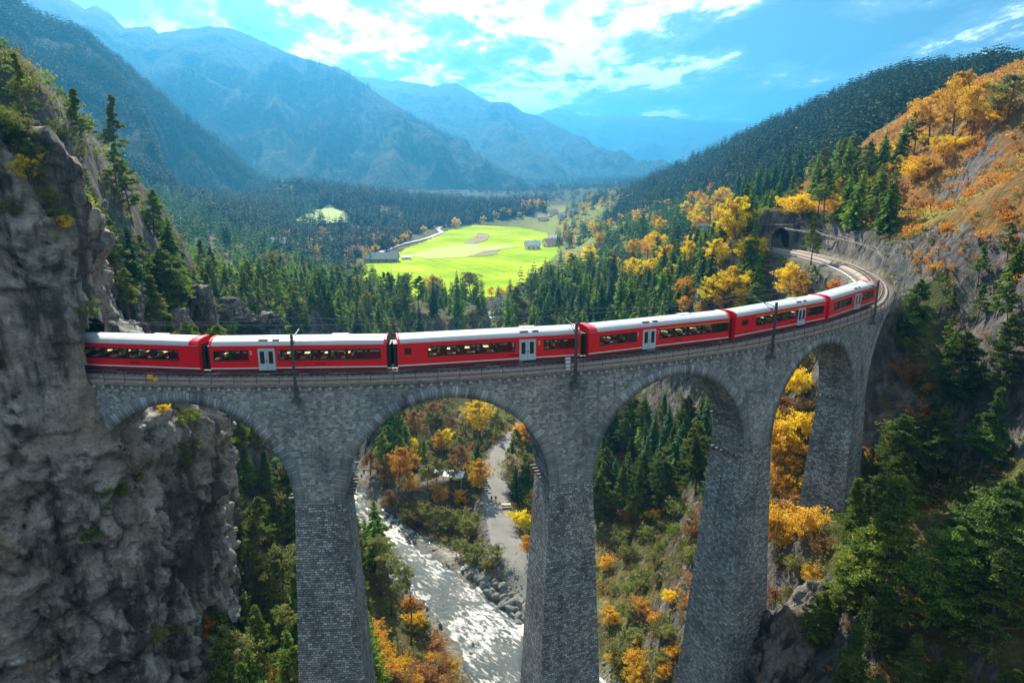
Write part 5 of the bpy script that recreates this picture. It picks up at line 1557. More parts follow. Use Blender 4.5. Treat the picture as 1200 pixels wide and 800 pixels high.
# --- the picnic place and the wood seen through the second arch
put('tree_yellow', 562, 466, 13, 'tall bright yellow tree at the top of the second arch', wide=1.05)
for px, py, h, kd, lb in ((478,553,7,'tree_orange','round orange-yellow tree left of the picnic shelter'),(512,566,6.5,'tree_orange','wide golden tree right in front of the picnic shelter'),(540,569,6.5,'tree_yellow','yellow tree by the picnic tables next to the shelter'),
                          (500,588,8,'tree_olive','large olive-green tree on the stream bank below the golden trees'),(525,592,8,'tree_olive','broad dull green tree beside the gravel path'),(475,595,6,'tree_olive','small olive tree at the left end of the bank thicket'),
                          (455,572,6,'tree_rust','reddish leafy tree left of the golden trees'),(550,606,6.5,'tree_olive','dark olive tree leaning over the bank near the path'),
                          (522,500,8,'tree_yellow','narrow yellow tree in the middle of the second arch'),(487,530,6,'tree_orange','orange tree at the foot of the wood behind the parked van'),(512,505,8,'tree_orange','orange tree left of the narrow yellow tree'),
                          (487,478,9,'tree_rust','brown-pink tree high in the second arch'),(545,478,9,'tree_pale','pale bare tree left of the tall yellow tree'),(433,528,7,'tree_rust','copper tree near the left foot of the second arch'),
                          (618,626,5.5,'tree_orange','rounded golden tree touching the left side of the second pier'),(628,545,7,'tree_orange','orange tree right of the gravel path'),(610,600,4,'bush_yellow','yellow-green bush at the right of the path'),
                          (580,640,3,'bush_olive','low olive shrub on the island between path and stream'),(573,655,2.6,'bush_olive','small dry shrub at the tip of the bank')):
    put(kd, px, py, h, lb)
zone([(410,560),(450,470),(600,466),(645,500),(640,540),(560,548),(470,545),(440,600),(412,620)], 62, {'tree_olive': 2.4, 'spruce': 1.6, 'tree_orange': .6, 'tree_pale': 1.0, 'tree_rust': .5, 'tree_yellow': .5, 'pine': 1}, (6, 11), {k: f'{v} in the mixed wood behind the picnic place' for k, v in {'tree_olive': 'olive-green leafy tree', 'spruce': 'dark spruce', 'tree_orange': 'orange leafy tree', 'tree_pale': 'pale half-bare tree', 'tree_rust': 'rust-brown leafy tree', 'tree_yellow': 'yellow leafy tree', 'pine': 'green pine'}.items()}, 'trees of the mixed wood behind the picnic place', 2.8, ymax=270)
zone([(604,520),(640,510),(632,620),(606,610)], 14, {'bush_orange': 2, 'bush_olive': 2, 'bush_yellow': 1}, (1.6, 3.2), 'bush on the verge right of the gravel path', 'bushes right of the gravel path', 1.5, ymax=210)
zone([(440,600),(470,570),(560,600),(560,640),(500,640)], 16, {'bush_olive': 3, 'bush_rust': .5, 'tree_olive': 1.5}, (3, 5), 'olive thicket bush on the far bank of the stream', 'thicket on the far bank', 2.0, ymax=170)
# --- left spur behind the cliff
def drop(x, y):
    hit, loc, nor, idx = cliff.ray_cast(Vector((x, y, 150)), Vector((0, 0, -1)))
    z = float(H(x, y))
    return max(z, loc.z) if hit else z
def crest_wood():
    cy_ = [66, 75, 82, 96, 118, 140, 175, 205, 270]; cx_ = [-48, -48, -50, -54, -60, -64, -67, -68, -72]; k = 0
    for _ in range(1500):
        y = 66 + 130 * rng.random() ** 1.15; x = float(np.interp(y, cy_, cx_)) + rng.uniform(-16, 2 + min(18, max(0, (y - 92) * .5)))
        if not spaced(x, y, 2.1): continue
        z = drop(x, y); kd = ('spruce_light', 'spruce', 'pine', 'pine')[int(rng.integers(4))]; hh = rng.uniform(6, 10)
        p_x = 600 + 800 * x / (y * CT - (z - CAM_Z) * ST)
        pt_ = 400 - 800 * (y * ST + (z + hh - CAM_Z) * CT) / (y * CT - (z + hh - CAM_Z) * ST)
        if p_x < 40 or pt_ < np.interp(p_x, [30, 60, 105, 150, 200, 240, 300, 420], [125, 150, 190, 212, 245, 264, 294, 326]) - 3: continue
        tree(kd, x, y, z - .3, hh, {'spruce_light': 'fresh green conifer on the crest behind the cliff', 'spruce': 'dark conifer on the crest behind the cliff', 'pine': 'bright green pine on the crest behind the cliff'}[kd], 'conifers on the crest behind the cliff'); k += 1
        if k > 165: break
bpy.context.view_layer.update()
crest_wood()
WQ = []
def wood(*a, **k): WQ.append((a, k))
def run_wood(n, yr, xfun, kinds, hr, labels, group, dmin, zmax=1e9, zmin=-1e9):
    k = 0; ks = list(kinds); ws = np.array([kinds[q] for q in ks], float); ws /= ws.sum()
    for _ in range(n * 25):
        y = rng.uniform(*yr); a_, b_ = xfun(y); x = rng.uniform(a_, max(b_, a_ + .1)); z = drop(x, y)
        d2, _q = seg_dist(x, y, RIVER); d1, _q = seg_dist(x, y, PATH)
        if d2 < 9 or d1 < 4 or z > zmax or z < zmin or in_poly(x, y, MEADOW) or not spaced(x, y, dmin): continue
        hh = rng.uniform(*hr); dep = y * CT - (z + hh - CAM_Z) * ST; qx = 600 + 800 * x / dep; qy = 400 - 800 * (y * ST + (z + hh - CAM_Z) * CT) / dep; pb = qy + hh * 800 / dep
        if any(abs(qx - f[0]) < f[4] and y < f[2] + 3 and qy < f[1] + f[3] * .85 and pb > f[1] for f in FEAT): continue
        kd = ks[int(rng.choice(len(ks), p=ws))]
        tree(kd, x, y, z - .2, hh, labels[kd] if isinstance(labels, dict) else labels, group); k += 1
        if k >= n: break
def near_x(y):
    c = float(np.interp(y, [88, 100, 120], [-50, -54, -60])); return c - 6, c + 14
wood(44, (84, 120), near_x, {'pine_big': 1, 'pine': 1.5}, (7, 10), 'bright green pine between the pale crags behind the train', 'pines between the crags', 2.6)
def inner_x(y):
    r_ = RR - 8 - 8.0 * max(0, (y - 130) / 60) ** 1.5
    return 20 + (y - 100) * 0.12, CX + math.sqrt(max(r_ ** 2 - (y - CY) ** 2, 30)) if y < 215 else 92
wood(150, (112, 275), inner_x, {'spruce_light': 3, 'pine': 2, 'spruce': .7, 'tree_yellow': .35, 'tree_orange': .25}, (8, 13), {'spruce_light': 'bright green conifer on the slope above the train', 'pine': 'bright green pine on the slope above the train', 'spruce': 'dark conifer on the slope above the train', 'tree_yellow': 'yellow tree scattered on the slope above the train', 'tree_orange': 'orange tree scattered on the slope above the train'}, 'bright conifers on the slope above the train', 2.8, zmin=-27)
def bank_x(y):
    c = CX + math.sqrt(max((RR - 5) ** 2 - (y - CY) ** 2, 30)) - shift((R(90) + math.atan2(y - CY, 90)) * 102); return c - 12, c
wood(60, (125, 178), bank_x, {'bush_ember': 2, 'bush_orange': 1, 'bush_olive': 2, 'bush_rust': 1, 'bush_pine': 1}, (1.2, 3.0), 'low autumn bush on the bank inside the bend of the line', 'bushes on the bank inside the bend', 1.5)
def spur_x(y):
    c = float(np.interp(y, [110, 140, 175, 205, 270, 330], [-58, -64, -67, -70, -76, -86])); return c - 12, c + 34
wood(190, (112, 330), spur_x, {'spruce': 1.5, 'spruce_light': 2.3, 'pine': 2}, (7, 15), {'spruce_light': 'light green spruce on the spur left of the valley', 'spruce': 'dark spruce on the spur left of the valley', 'pine': 'pine on the spur left of the valley'}, 'conifers on the spur left of the valley', 3.0)
MIXL = {'pine': 'green pine in the wood between the train and the meadow', 'spruce': 'dark spruce in the wood between the train and the meadow', 'spruce_light': 'lighter spruce in the wood between the train and the meadow', 'tree_orange': 'orange tree in the wood between the train and the meadow', 'tree_yellow': 'yellow tree in the wood between the train and the meadow', 'tree_pale': 'pale bare tree in the wood between the train and the meadow', 'tree_olive': 'olive leafy tree in the wood between the train and the meadow'}
wood(150, (235, 374), lambda y: (-0.36 * y, 0.10 * y), {'spruce': 2.2, 'spruce_light': 3, 'tree_olive': .6, 'tree_orange': .25, 'tree_pale': .3, 'pine': 1.2}, (7, 18), MIXL, 'trees between the train and the meadow', 4.6)
wood(30, (380, 398), lambda y: (-0.24 * y, 0.13 * y), {'tree_orange': 2, 'tree_yellow': 2.5, 'tree_olive': 1}, (5, 8), MIXL, 'trees between the train and the meadow', 4.0)
for px, py, h, lb in ((188,288,11,'wide bright green pine between the pale crags'),(172,320,8,'lower green pine beside the warm rock face'),(205,300,10,'green pine behind the wide one between the crags'),(82,180,6,'bright green pine hugging the top of the rock wall'),(240,318,9,'pine right of the white crag')):
    put('pine_big', px, py, h, lb, wide=1.15, ymin=68)
# --- the wood right behind the train
put('spruce_light', 536, 316, 24, 'tall slim larch standing out against the meadow', wide=0.7)
put('tree_orange', 613, 377, 7, 'small glowing orange tree just above the train roof'); put('tree_orange', 545, 378, 7, 'orange and white tree above the roof of the third carriage')
put('tree_pale', 520, 373, 8, 'pale grey-green rounded tree above the third carriage')
zone([(600,330),(660,300),(760,305),(830,290),(880,300),(760,350),(660,388),(600,385)], 90, {'spruce': 2.5, 'spruce_light': 2}, (12, 19), {'spruce': 'dark green spruce in the dense wood right of the meadow', 'spruce_light': 'lighter spruce in the dense wood right of the meadow'}, 'spruces right of the meadow', 3.6, ymax=520)
zone([(700,375),(760,335),(850,300),(905,300),(905,330),(880,350),(760,378),(690,384)], 66, {'spruce_light': 3, 'pine': 1.6, 'spruce': .8}, (9, 14), {'spruce_light': 'bright green conifer on the slope above the train', 'pine': 'bright green pine on the slope above the train', 'spruce': 'dark conifer on the slope above the train'}, 'bright conifers on the slope above the train', 2.8, ymax=300)
for px, py, h, kd, lb in ((858,308,11,'tree_yellow','big bright yellow tree above the fourth carriage'),(838,318,10,'tree_yellow','yellow tree left of the biggest yellow one'),(880,312,9,'tree_yellow','yellow tree right of the biggest yellow one'),(872,330,8,'tree_yellow','lower yellow tree in front of the big yellow ones'),(850,335,8,'tree_orange','amber tree in front of the big yellow ones'),
                          (928,304,9,'tree_yellow','yellow tree beside the line below the tunnel'),(942,318,8,'tree_orange','orange-yellow tree beside the line below the tunnel'),(938,335,6,'tree_orange','low orange tree near the roof of the last carriage'),
                          (888,272,9,'tree_yellow','yellow tree in front of the small viaduct'),(875,276,8,'tree_yellow','yellow tree left in front of the small viaduct'),(822,350,5,'tree_orange','orange tree above the fourth carriage roof'),(838,368,4.5,'bush_yellow','small yellow bush above the fourth carriage roof'),(805,345,6,'tree_orange','orange tree half hidden by pines above the train')):
    put(kd, px, py, h, lb, wide=1.1)
for px, py, h, kd, lb in ((890,262,14,'spruce_light','tall green conifer left of the tunnel mouth'),(880,278,12,'pine','green pine left of the tunnel mouth'),(893,303,12,'spruce_light','green conifer in front of the tunnel bank'),(890,330,11,'pine','green pine right of the big yellow tree'),(955,310,6,'pine','small pine on the bank inside the bend'),(968,325,4.5,'pine','low pine on the bank just behind the train'),(925,330,7,'pine','pine between the orange trees by the last carriages')):
    put(kd, px, py, h, lb)
# --- farther up the valley, right
zone([(640,262),(700,250),(790,245),(850,250),(850,288),(760,300),(660,300)], 60, {'spruce': 2.4, 'tree_orange': .8, 'tree_yellow': 1.3, 'pine': .8}, (10, 16), {'spruce': 'dark spruce on the terraces beyond the meadow', 'tree_orange': 'orange tree on the terraces beyond the meadow', 'tree_yellow': 'yellow tree on the terraces beyond the meadow', 'pine': 'pine on the terraces beyond the meadow'}, 'trees on the terraces beyond the meadow', 5, ymax=1000)
zone([(800,215),(820,200),(872,195),(880,245),(800,255)], 34, {'tree_yellow': 3, 'tree_orange': 1.2, 'spruce_light': .7}, (9, 15), 'golden tree on the knoll below the dark hill', 'golden trees on the knoll', 4.5, ymax=600)
zone([(868,200),(890,185),(940,180),(945,215),(900,245),(868,245)], 40, {'spruce': 1}, (16, 24), 'tall dark spruce in the clump behind the small viaduct', 'dark spruces behind the small viaduct', 4, ymin=345, ymax=560)
zone([(950,180),(965,160),(1010,150),(1040,165),(1050,200),(960,228)], 26, {'pine': 3, 'spruce_light': 1}, (10, 15), 'dark green pine on the crest above the autumn slope', 'pines on the crest above the autumn slope', 2.8, ymin=120, ymax=330)
for px, py, h, kd, lb, wd in ((1128,78,17,'tree_orange','tall golden orange tree on the skyline of the right slope',1.1),(1098,105,14,'tree_orange','orange tree left of the tall golden one on the skyline',1.1),(1150,90,14,'tree_orange','orange tree right of the tall golden one on the skyline',1.0),
                          (1175,108,8,'tree_yellow','yellow-green tree high at the right edge',1.2),(1190,82,11,'tree_olive','olive tree at the top right corner',1.2),(1060,140,12,'spruce_light','green conifer on the crest below the golden trees',1.0),(1078,128,12,'pine','green pine on the crest below the golden trees',1.0),(1040,150,12,'spruce_light','green conifer at the upper end of the crest row',1.0),
                          (985,208,6,'tree_yellow','bright yellow sapling on the autumn slope',0.8),(930,230,5,'bush_yellow','yellow bush above the tunnel mouth',1.2)):
    put(kd, px, py, h, lb, wide=wd, ymin=110, ymax=330)
zone([(905,250),(935,225),(990,200),(1060,165),(1100,140),(1190,110),(1195,130),(1080,195),(985,245),(920,262)], 42, {'bush_yellow': 2.5, 'bush_orange': 2.5, 'bush_rust': .6}, (2.0, 4.2), 'glowing yellow-orange bush along the crest of the autumn slope', 'bushes along the crest of the autumn slope', 2.0, ymin=100, ymax=300)
# --- on the cliff itself
puty('pine', 14, 58, 60, 4.3, 'lone crooked pine on the top of the left rock wall', wide=1.0)
def on_cliff(px, py, Y0, Y1):
    """first point of the rock wall met by this line of sight"""
    a, b = ray(px, py)
    d = np.array([float(a), 1.0, float(b)]); d /= np.linalg.norm(d)
    dg = bpy.context.evaluated_depsgraph_get()
    hit, loc, nor, idx = cliff.ray_cast(Vector((0, 0, CAM_Z)), Vector(d))
    return (loc, nor) if hit else (None, None)
bpy.context.view_layer.update()
cl = [(12,150,'pine'),(22,165,'olive'),(30,178,'pine'),(8,140,'pine'),(40,185,'olive'),(48,200,'olive'),(35,205,'yellow'),(55,225,'pine'),(62,240,'olive'),(70,252,'pine'),(75,262,'yellow'),(30,130,'olive'),(5,110,'pine'),(50,170,'pine'),
      (210,485,'pine'),(222,492,'pine'),(200,470,'yellow'),(215,520,'olive'),(228,540,'pine'),(140,575,'pine'),(125,580,'pine'),(98,628,'pine'),(205,740,'pine'),(195,752,'pine'),(185,745,'olive'),(100,365,'pine'),(150,250,'pine'),(140,330,'olive'),(148,365,'pine'),(170,560,'olive'),(15,250,'olive'),(240,740,'orange')]
for i, (px, py, kd) in enumerate(cl):
    for rep in range(2):
        jx, jy = px + rng.normal(0, 5), py + rng.normal(0, 5)
        loc, nor = on_cliff(jx, jy, 0, 0)
        if loc is None: continue
        hh = rng.uniform(0.9, 1.9)
        t = tree('bush_' + kd, loc.x, loc.y, loc.z - hh * 0.25, hh, 'small bush rooted in a crack of the left rock wall', 'bushes rooted in the rock wall', lean=0.3)

FEAT.append((926, 274, 186, 26, 20))
for a_, k_ in WQ: run_wood(*a_, **k_)
for a_, k_ in ZQ: run_zone(*a_, **k_)

def thin_out(kinds, keep, protos, mat, label):
    """the ones that show largest stay objects of their own, the rest become one wood"""
    L_ = []
    for o in list(TOBJ):
        k_, ob, x, y, z, h = o
        if k_ not in kinds: continue
        dep = y * CT - (z - CAM_Z) * ST; L_.append((h / dep, o))
    L_.sort(key=lambda t: -t[0])
    gone = [o for _, o in L_[keep:]]
    if not gone: return
    for k_, ob, *r in gone:
        for ch in list(ob.children): bpy.data.objects.remove(ch)
        bpy.data.objects.remove(ob)
    P_ = np.array([[o[2], o[3], o[4]] for o in gone]); hs_ = np.array([o[5] for o in gone])
    merged('distant_conifers', protos, P_, hs_, M[mat], label)
# ---------------------------------------------------------------- woods beyond counting
def merged(name, protos, pts, hs, mat, label=None):
    """one mesh of many low trees; protos are arrays of quads for height 1"""
    Qs = []; Vr = []
    g = np.random.default_rng(9)
    which = g.integers(len(protos), size=len(pts))
    for k, P in enumerate(protos):
        sel = which == k
        p = pts[sel]; h = hs[sel]; an = g.uniform(0, 2 * PI, len(p)); w = h * g.uniform(0.85, 1.2, len(p))
        ca, sa = np.cos(an) * w, np.sin(an) * w
        X = P[None, ..., 0] * ca[:, None, None] - P[None, ..., 1] * sa[:, None, None] + p[:, 0][:, None, None]
        Y = P[None, ..., 0] * sa[:, None, None] + P[None, ..., 1] * ca[:, None, None] + p[:, 1][:, None, None]
        Z = P[None, ..., 2] * h[:, None, None] + p[:, 2][:, None, None]
        Qs.append(np.stack([X, Y, Z], -1).reshape(-1, 4, 3))
        v = np.repeat(g.uniform(0, 1, len(p)) * .7, len(P)) + g.uniform(0, .3, len(p) * len(P)); Vr.append(v)
    Q = np.concatenate(Qs); v = np.concatenate(Vr)
    me = np_mesh(name, Q.reshape(-1, 3), np.arange(len(Q) * 4).reshape(-1, 4), mat, attr={'var': ('FACE', v)})
    return tag(link(name, me), kind='stuff', label=label)
def lo_spruce(seed, nw, nb):
    g = np.random.default_rng(seed); return spruce_quads(10, 1.8, nw, nb, 1, g, 1.15) / 10
def lo_round(seed, ncl, per):
    g = np.random.default_rng(seed); Q, C = clump_crown(10, 1.5, 3.2, ncl, per, 0.85, g, 0.8, 0.3); return Q / 10
LS = [lo_spruce(400 + i, 9, 6) for i in range(4)]; LT = [lo_spruce(420 + i, 5, 4) for i in range(3)]
LR = [lo_round(440 + i, 14, 7) for i in range(3)]; LQ = [lo_round(450 + i, 6, 5) for i in range(3)]
def scatter_grid(V, n, seed, jit=1.0, cond=None):
    """random points on a ridge grid, even by area"""
    g = np.random.default_rng(seed); a = V[:-1, :-1]; b_ = V[:-1, 1:]; c = V[1:, :-1]; d = V[1:, 1:]
    ar = np.linalg.norm(np.cross(b_ - a, c - a)[..., :2] if False else np.cross(b_ - a, c - a), axis=-1)
    # keep to the near half of the picture: weight by nearness
    dist = np.linalg.norm(a[..., :2], axis=-1); px = 600 + 800 * a[..., 0] / np.maximum(a[..., 1], 1)
    w = ar / (dist / 1000) ** 1.0 * ((px > -120) & (px < 1330)); w = w / w.sum()
    k = g.choice(w.size, n, p=w.ravel()); i, j = np.unravel_index(k, w.shape)
    u = g.random((n, 1)); v = g.random((n, 1))
    P = a[i, j] * (1 - u) * (1 - v) + b_[i, j] * u * (1 - v) + c[i, j] * (1 - u) * v + d[i, j] * u * v
    return P, (i / V.shape[0])
MS = [spruce_quads(10, 2.0, 17, 7, 2, np.random.default_rng(480 + i), 1.05) / 10 for i in range(3)]
MP = [limb_crown(10, 3, 2.3, 34, 9, .34, np.random.default_rng(490 + i), 'round' if i else 'cone', sub_=4)[0] / 10 for i in range(3)]
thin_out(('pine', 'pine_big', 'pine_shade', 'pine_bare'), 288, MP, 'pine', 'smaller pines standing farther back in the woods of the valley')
thin_out(('spruce', 'spruce_light'), 288, MS, 'spruce_light', 'smaller spruces standing farther back in the woods of the valley')
g = np.random.default_rng(33)
P, q = scatter_grid(A, 19000, 1); keep = fbm(P[:, 0] / 60, P[:, 1] / 60, octv=4, seed=60) > -0.28; P = P[keep]
merged('mountain_forest', LT, P, g.uniform(11, 20, len(P)), M['far_spruce'], 'blue hazy conifer forest covering the near left mountain')
P, q = scatter_grid(B, 22000, 2); keep = (fbm(P[:, 0] / 160, P[:, 1] / 160, octv=4, seed=61) > -0.15) & (P[:, 2] < 480 + 90 * fbm(P[:, 0] / 200, P[:, 1] / 200, octv=3, seed=5)); P = P[keep]
merged('mountain_forest', LT, P, g.uniform(16, 28, len(P)), M['far_spruce'], 'blue hazy conifer forest on the lower flanks of the high mountain')
P, q = scatter_grid(Ehill, 7500, 3); keep = P[:, 2] > H(P[:, 0], P[:, 1]) - 2; P = P[keep]
merged('hill_forest', LS, P, g.uniform(13, 22, len(P)), M['far_spruce'], 'dark spruce forest on the hill to the right')
P, q = scatter_grid(Ehill, 420, 4); keep = (P[:, 2] > H(P[:, 0], P[:, 1]) - 2) & (q < 0.6); P = P[keep]
merged('hill_autumn_trees', LR, P, g.uniform(7, 11, len(P)), M['yellow'], 'scattered autumn trees on the dark hill')
# valley floor woods beyond and left of the meadow
def floor_pts(poly, n, z=-52, seed=1):
    g = np.random.default_rng(seed); W = np.array([atz(px, py, z)[:2] for px, py in poly]); lo, hi = W.min(0), W.max(0)
    X = g.uniform(lo[0], hi[0], n * 4); Y = g.uniform(lo[1], hi[1], n * 4); k = in_poly(X, Y, W) & ~in_poly(X, Y, MEADOW)
    X, Y = X[k][:n], Y[k][:n]; return np.stack([X, Y, H(X, Y)], -1)
P = floor_pts([(180,275),(300,247),(640,242),(640,258),(560,262),(500,270),(470,285),(446,298),(430,300),(418,316),(412,345),(360,335),(300,320)], 5200, seed=3)
cut = in_poly(P[:, 0], P[:, 1], np.array([atz(px, py, -40)[:2] for px, py in ((340,272),(362,256),(388,252),(408,255),(410,264),(380,268))]))
P = P[~cut & (fbm(P[:, 0] / 60, P[:, 1] / 60, octv=3, seed=7) > -0.35)]
merged('valley_forest', LS, P, g.uniform(12, 21, len(P)), M['far_spruce'], 'hazy conifer forest on the valley floor beyond the meadow')
P = floor_pts([(300,300),(350,285),(400,292),(440,285),(470,280),(560,262),(660,248),(640,256),(560,268),(500,276),(450,302),(412,335),(350,320)], 420, seed=5)
P = P[fbm(P[:, 0] / 25, P[:, 1] / 25, octv=2, seed=8) > 0.05]
merged('valley_autumn_trees', LR, P, g.uniform(8, 15, len(P)), M['orange'], 'golden larches and leafy trees along the edge of the meadow')
P = floor_pts([(560,372),(600,352),(640,352),(700,310),(800,300),(900,300),(900,330),(700,372)], 420, seed=6)
P = P[(P[:, 2] < 0)]
merged('bank_forest', LS, P, g.uniform(9, 16, len(P)), M['spruce'], 'undergrowth of young conifers filling the wood behind the train')
P = floor_pts([(640,290),(660,262),(700,243),(800,240),(860,248),(860,282),(760,296),(680,300)], 900, seed=12)
merged('terrace_trees', LR, P[:380], g.uniform(5, 11, 380)[:len(P[:380])], M['orange'], 'orange scrub trees on the terraces beyond the meadow')
P = P[380:]; merged('terrace_conifers', LS, P, g.uniform(10, 17, len(P)), M['spruce'], 'conifers on the terraces beyond the meadow')

g = np.random.default_rng(71)
X = g.uniform(-460, -70, 5200); Y = g.uniform(125, 950, 5200); Z = H(X, Y)
k = (X < -0.30 * Y + 20) & (fbm(X / 40, Y / 40, octv=3, seed=17) > -0.4) & (Z < 90)
k &= ~((Y < 200) & (X > -0.62 * Y))
near = k & (Y < 330); far_ = k & (Y >= 330)
merged('slope_forest', MS, np.stack([X, Y, Z], -1)[near], g.uniform(8, 13, near.sum()), M['spruce_light'], 'conifers on the steep slope behind the left rock wall')
merged('slope_forest', LS, np.stack([X, Y, Z], -1)[far_], g.uniform(9, 16, far_.sum()), M['spruce'], 'dense conifer forest on the lower left side of the valley')
g = np.random.default_rng(81)
X = g.uniform(-1500, 1300, 12000); Y = g.uniform(1350, 3600, 12000); k = fbm(X / 160, Y / 160, octv=3, seed=19) > -0.3
merged('valley_forest', LT, np.stack([X, Y, H(X, Y)], -1)[k], g.uniform(13, 24, k.sum()), M['far_spruce'], 'blue hazy forest on the flat valley floor below the far mountains')
g = np.random.default_rng(91); X = g.uniform(-84, -42, 1500); Y = g.uniform(48, 104, 1500); Z = np.array([drop(float(a), float(b)) for a, b in zip(X, Y)])
dg_ = np.array([drop(float(a) + .8, float(b)) for a, b in zip(X, Y)]); k = (np.abs(dg_ - Z) < 2.2) & (fbm(X / 6, Y / 6, octv=3, seed=23) > -0.25) & (Z > 2)
pr_ = [clump_crown(1, 0.0, 0.9, 9, 12, 0.12, np.random.default_rng(95 + i), 0.6, 0.2)[0] for i in range(3)]
merged('ledge_scrub', pr_, np.stack([X, Y, Z - .1], -1)[k], g.uniform(0.7, 2.0, k.sum()), M['pine'], 'green scrub and moss on top of the left rock wall')
# low autumn heath: bushes by the hundred on the open slope, one mesh for each colour
def heath(name, mat, n, seed, thr, size, label, reg):
    g = np.random.default_rng(seed)
    x0, x1, y0, y1 = reg
    X = g.uniform(x0, x1, n * 6); Y = g.uniform(y0, y1, n * 6); Z = H(X, Y)
    d, _ = seg_dist(X, Y, RAIL); rin = np.hypot(X - CX, Y - CY)
    dn, _ = seg_dist(X, Y, PATH); dv, _ = seg_dist(X, Y, RIVER)
    k = (d > 4.8) & (dn > 3.4) & (dv > 9.5) & (fbm(X / 9, Y / 9, octv=3, seed=seed) > thr)
    if reg is HREG: k &= (rin > 104) & (Z > 0.5)
    X, Y, Z = X[k][:n], Y[k][:n], Z[k][:n]
    proto = []
    for i in range(3):
        gg = np.random.default_rng(seed + i); Q, C = clump_crown(1, 0.0, 0.9, 9, 11, 0.13, gg, 0.6, 0.2); proto.append(Q)
    merged(name, proto, np.stack([X, Y, Z - 0.1], -1), g.uniform(size[0], size[1], len(X)), mat, label)
HREG = (68, 190, 62, 300)
heath('heath_shrubs', M['ember'], 3000, 501, -0.05, (0.7, 2.0), 'low orange heath shrubs on the sunlit rocky slope', HREG)
heath('heath_shrubs', M['rust'], 2400, 511, -0.1, (0.6, 1.8), 'low rust-red heath shrubs on the sunlit rocky slope', HREG)
heath('heath_shrubs', M['orange'], 1300, 521, 0.12, (0.8, 2.2), 'low yellow heath shrubs on the sunlit rocky slope', HREG)
heath('heath_shrubs', M['olive'], 900, 531, 0.0, (0.5, 1.3), 'low olive heath shrubs on the sunlit rocky slope', HREG)
heath('ground_cover', M['olive'], 5000, 541, -0.2, (0.5, 1.4), 'low olive scrub covering the sides of the gorge', (-75, 75, 58, 260))
heath('ground_cover', M['rust'], 3400, 551, -0.25, (0.5, 1.2), 'low brown scrub covering the sides of the gorge', (-30, 75, 58, 260))
heath('ground_cover', M['pine'], 1500, 561, 0.0, (0.5, 1.3), 'low green scrub covering the sides of the gorge', (-100, 90, 58, 230))
print('TREES', ntree[0])
# ---------------------------------------------------------------- picnic place, stones, people, houses
def ground_at(px, py):
    X, Y, Z, ok = place(px, py, 0.0, 45, 1500); return float(X[0]), float(Y[0]), float(Z[0])
M['wood'] = simple('weathered_plank', (0.46, 0.36, 0.26), 0.8, var=0.3, nscale=4)
def picnic_table(px, py, rz, label):
    x, y, z = ground_at(px, py); t = thing('picnic_table', (x, y, z), label, 'picnic table', 'picnic tables at the gravel clearing', rz)
    mb = MB()
    for k in range(4): mb.box((0, -0.36 + k * 0.24, 0.78), (2.2, 0.22, 0.06))
    mb.build('table_top', M['wood'], t)
    for yy in (-0.85, 0.85):
        mb = MB(); mb.box((0, yy, 0.46), (2.2, 0.34, 0.06)); mb.build('bench', M['wood'], t)
    for xx in (-0.8, 0.8):
        mb = MB(); mb.box((xx, 0, 0.40), (0.1, 1.9, 0.1)); mb.tube([(xx, -0.7, 0), (xx, -0.25, 0.75)], 0.06, 6); mb.tube([(xx, 0.7, 0), (xx, 0.25, 0.75)], 0.06, 6); mb.build('leg', M['wood'], t)
for px, py, rz, lb in ((551,545,0.1,'picnic table just right of the shelter roof'),(558,562,1.0,'pale picnic table on the edge of the clearing, nearest the golden trees'),(564,553,0.7,'picnic table in the middle of the clearing by the path'),
                       (548,600,0.2,'large pale picnic table where the path passes the green trees'),(593,594,0.1,'single picnic table on the right side of the path')):
    picnic_table(px, py, rz, lb)
def shelter():
    x, y, z = ground_at(533, 566); t = thing('picnic_shelter', (x, y, z), 'open shelter with a blue-white sheet roof by the picnic place', 'shelter', rz=-0.25)
    rf = MB()
    for s_ in (-1, 1):
        rf.add([(-2.6, 0, 3.1), (2.6, 0, 3.1), (2.6, s_ * 2.0, 2.35), (-2.6, s_ * 2.0, 2.35), (-2.6, 0, 3.18), (2.6, 0, 3.18), (2.6, s_ * 2.0, 2.43), (-2.6, s_ * 2.0, 2.43)],
               [(0, 1, 2, 3), (7, 6, 5, 4), (0, 3, 7, 4), (1, 5, 6, 2), (3, 2, 6, 7)])
    rf.build('roof', simple('sheet_roof', (0.52, 0.62, 0.68), 0.4, 0.1), t)
    for a in (-2.3, 2.3):
        for b_ in (-1.7, 1.7):
            mb = MB(); mb.box((a, b_, 1.2), (0.14, 0.14, 2.5)); mb.build('post', M['wood'], t)
shelter()
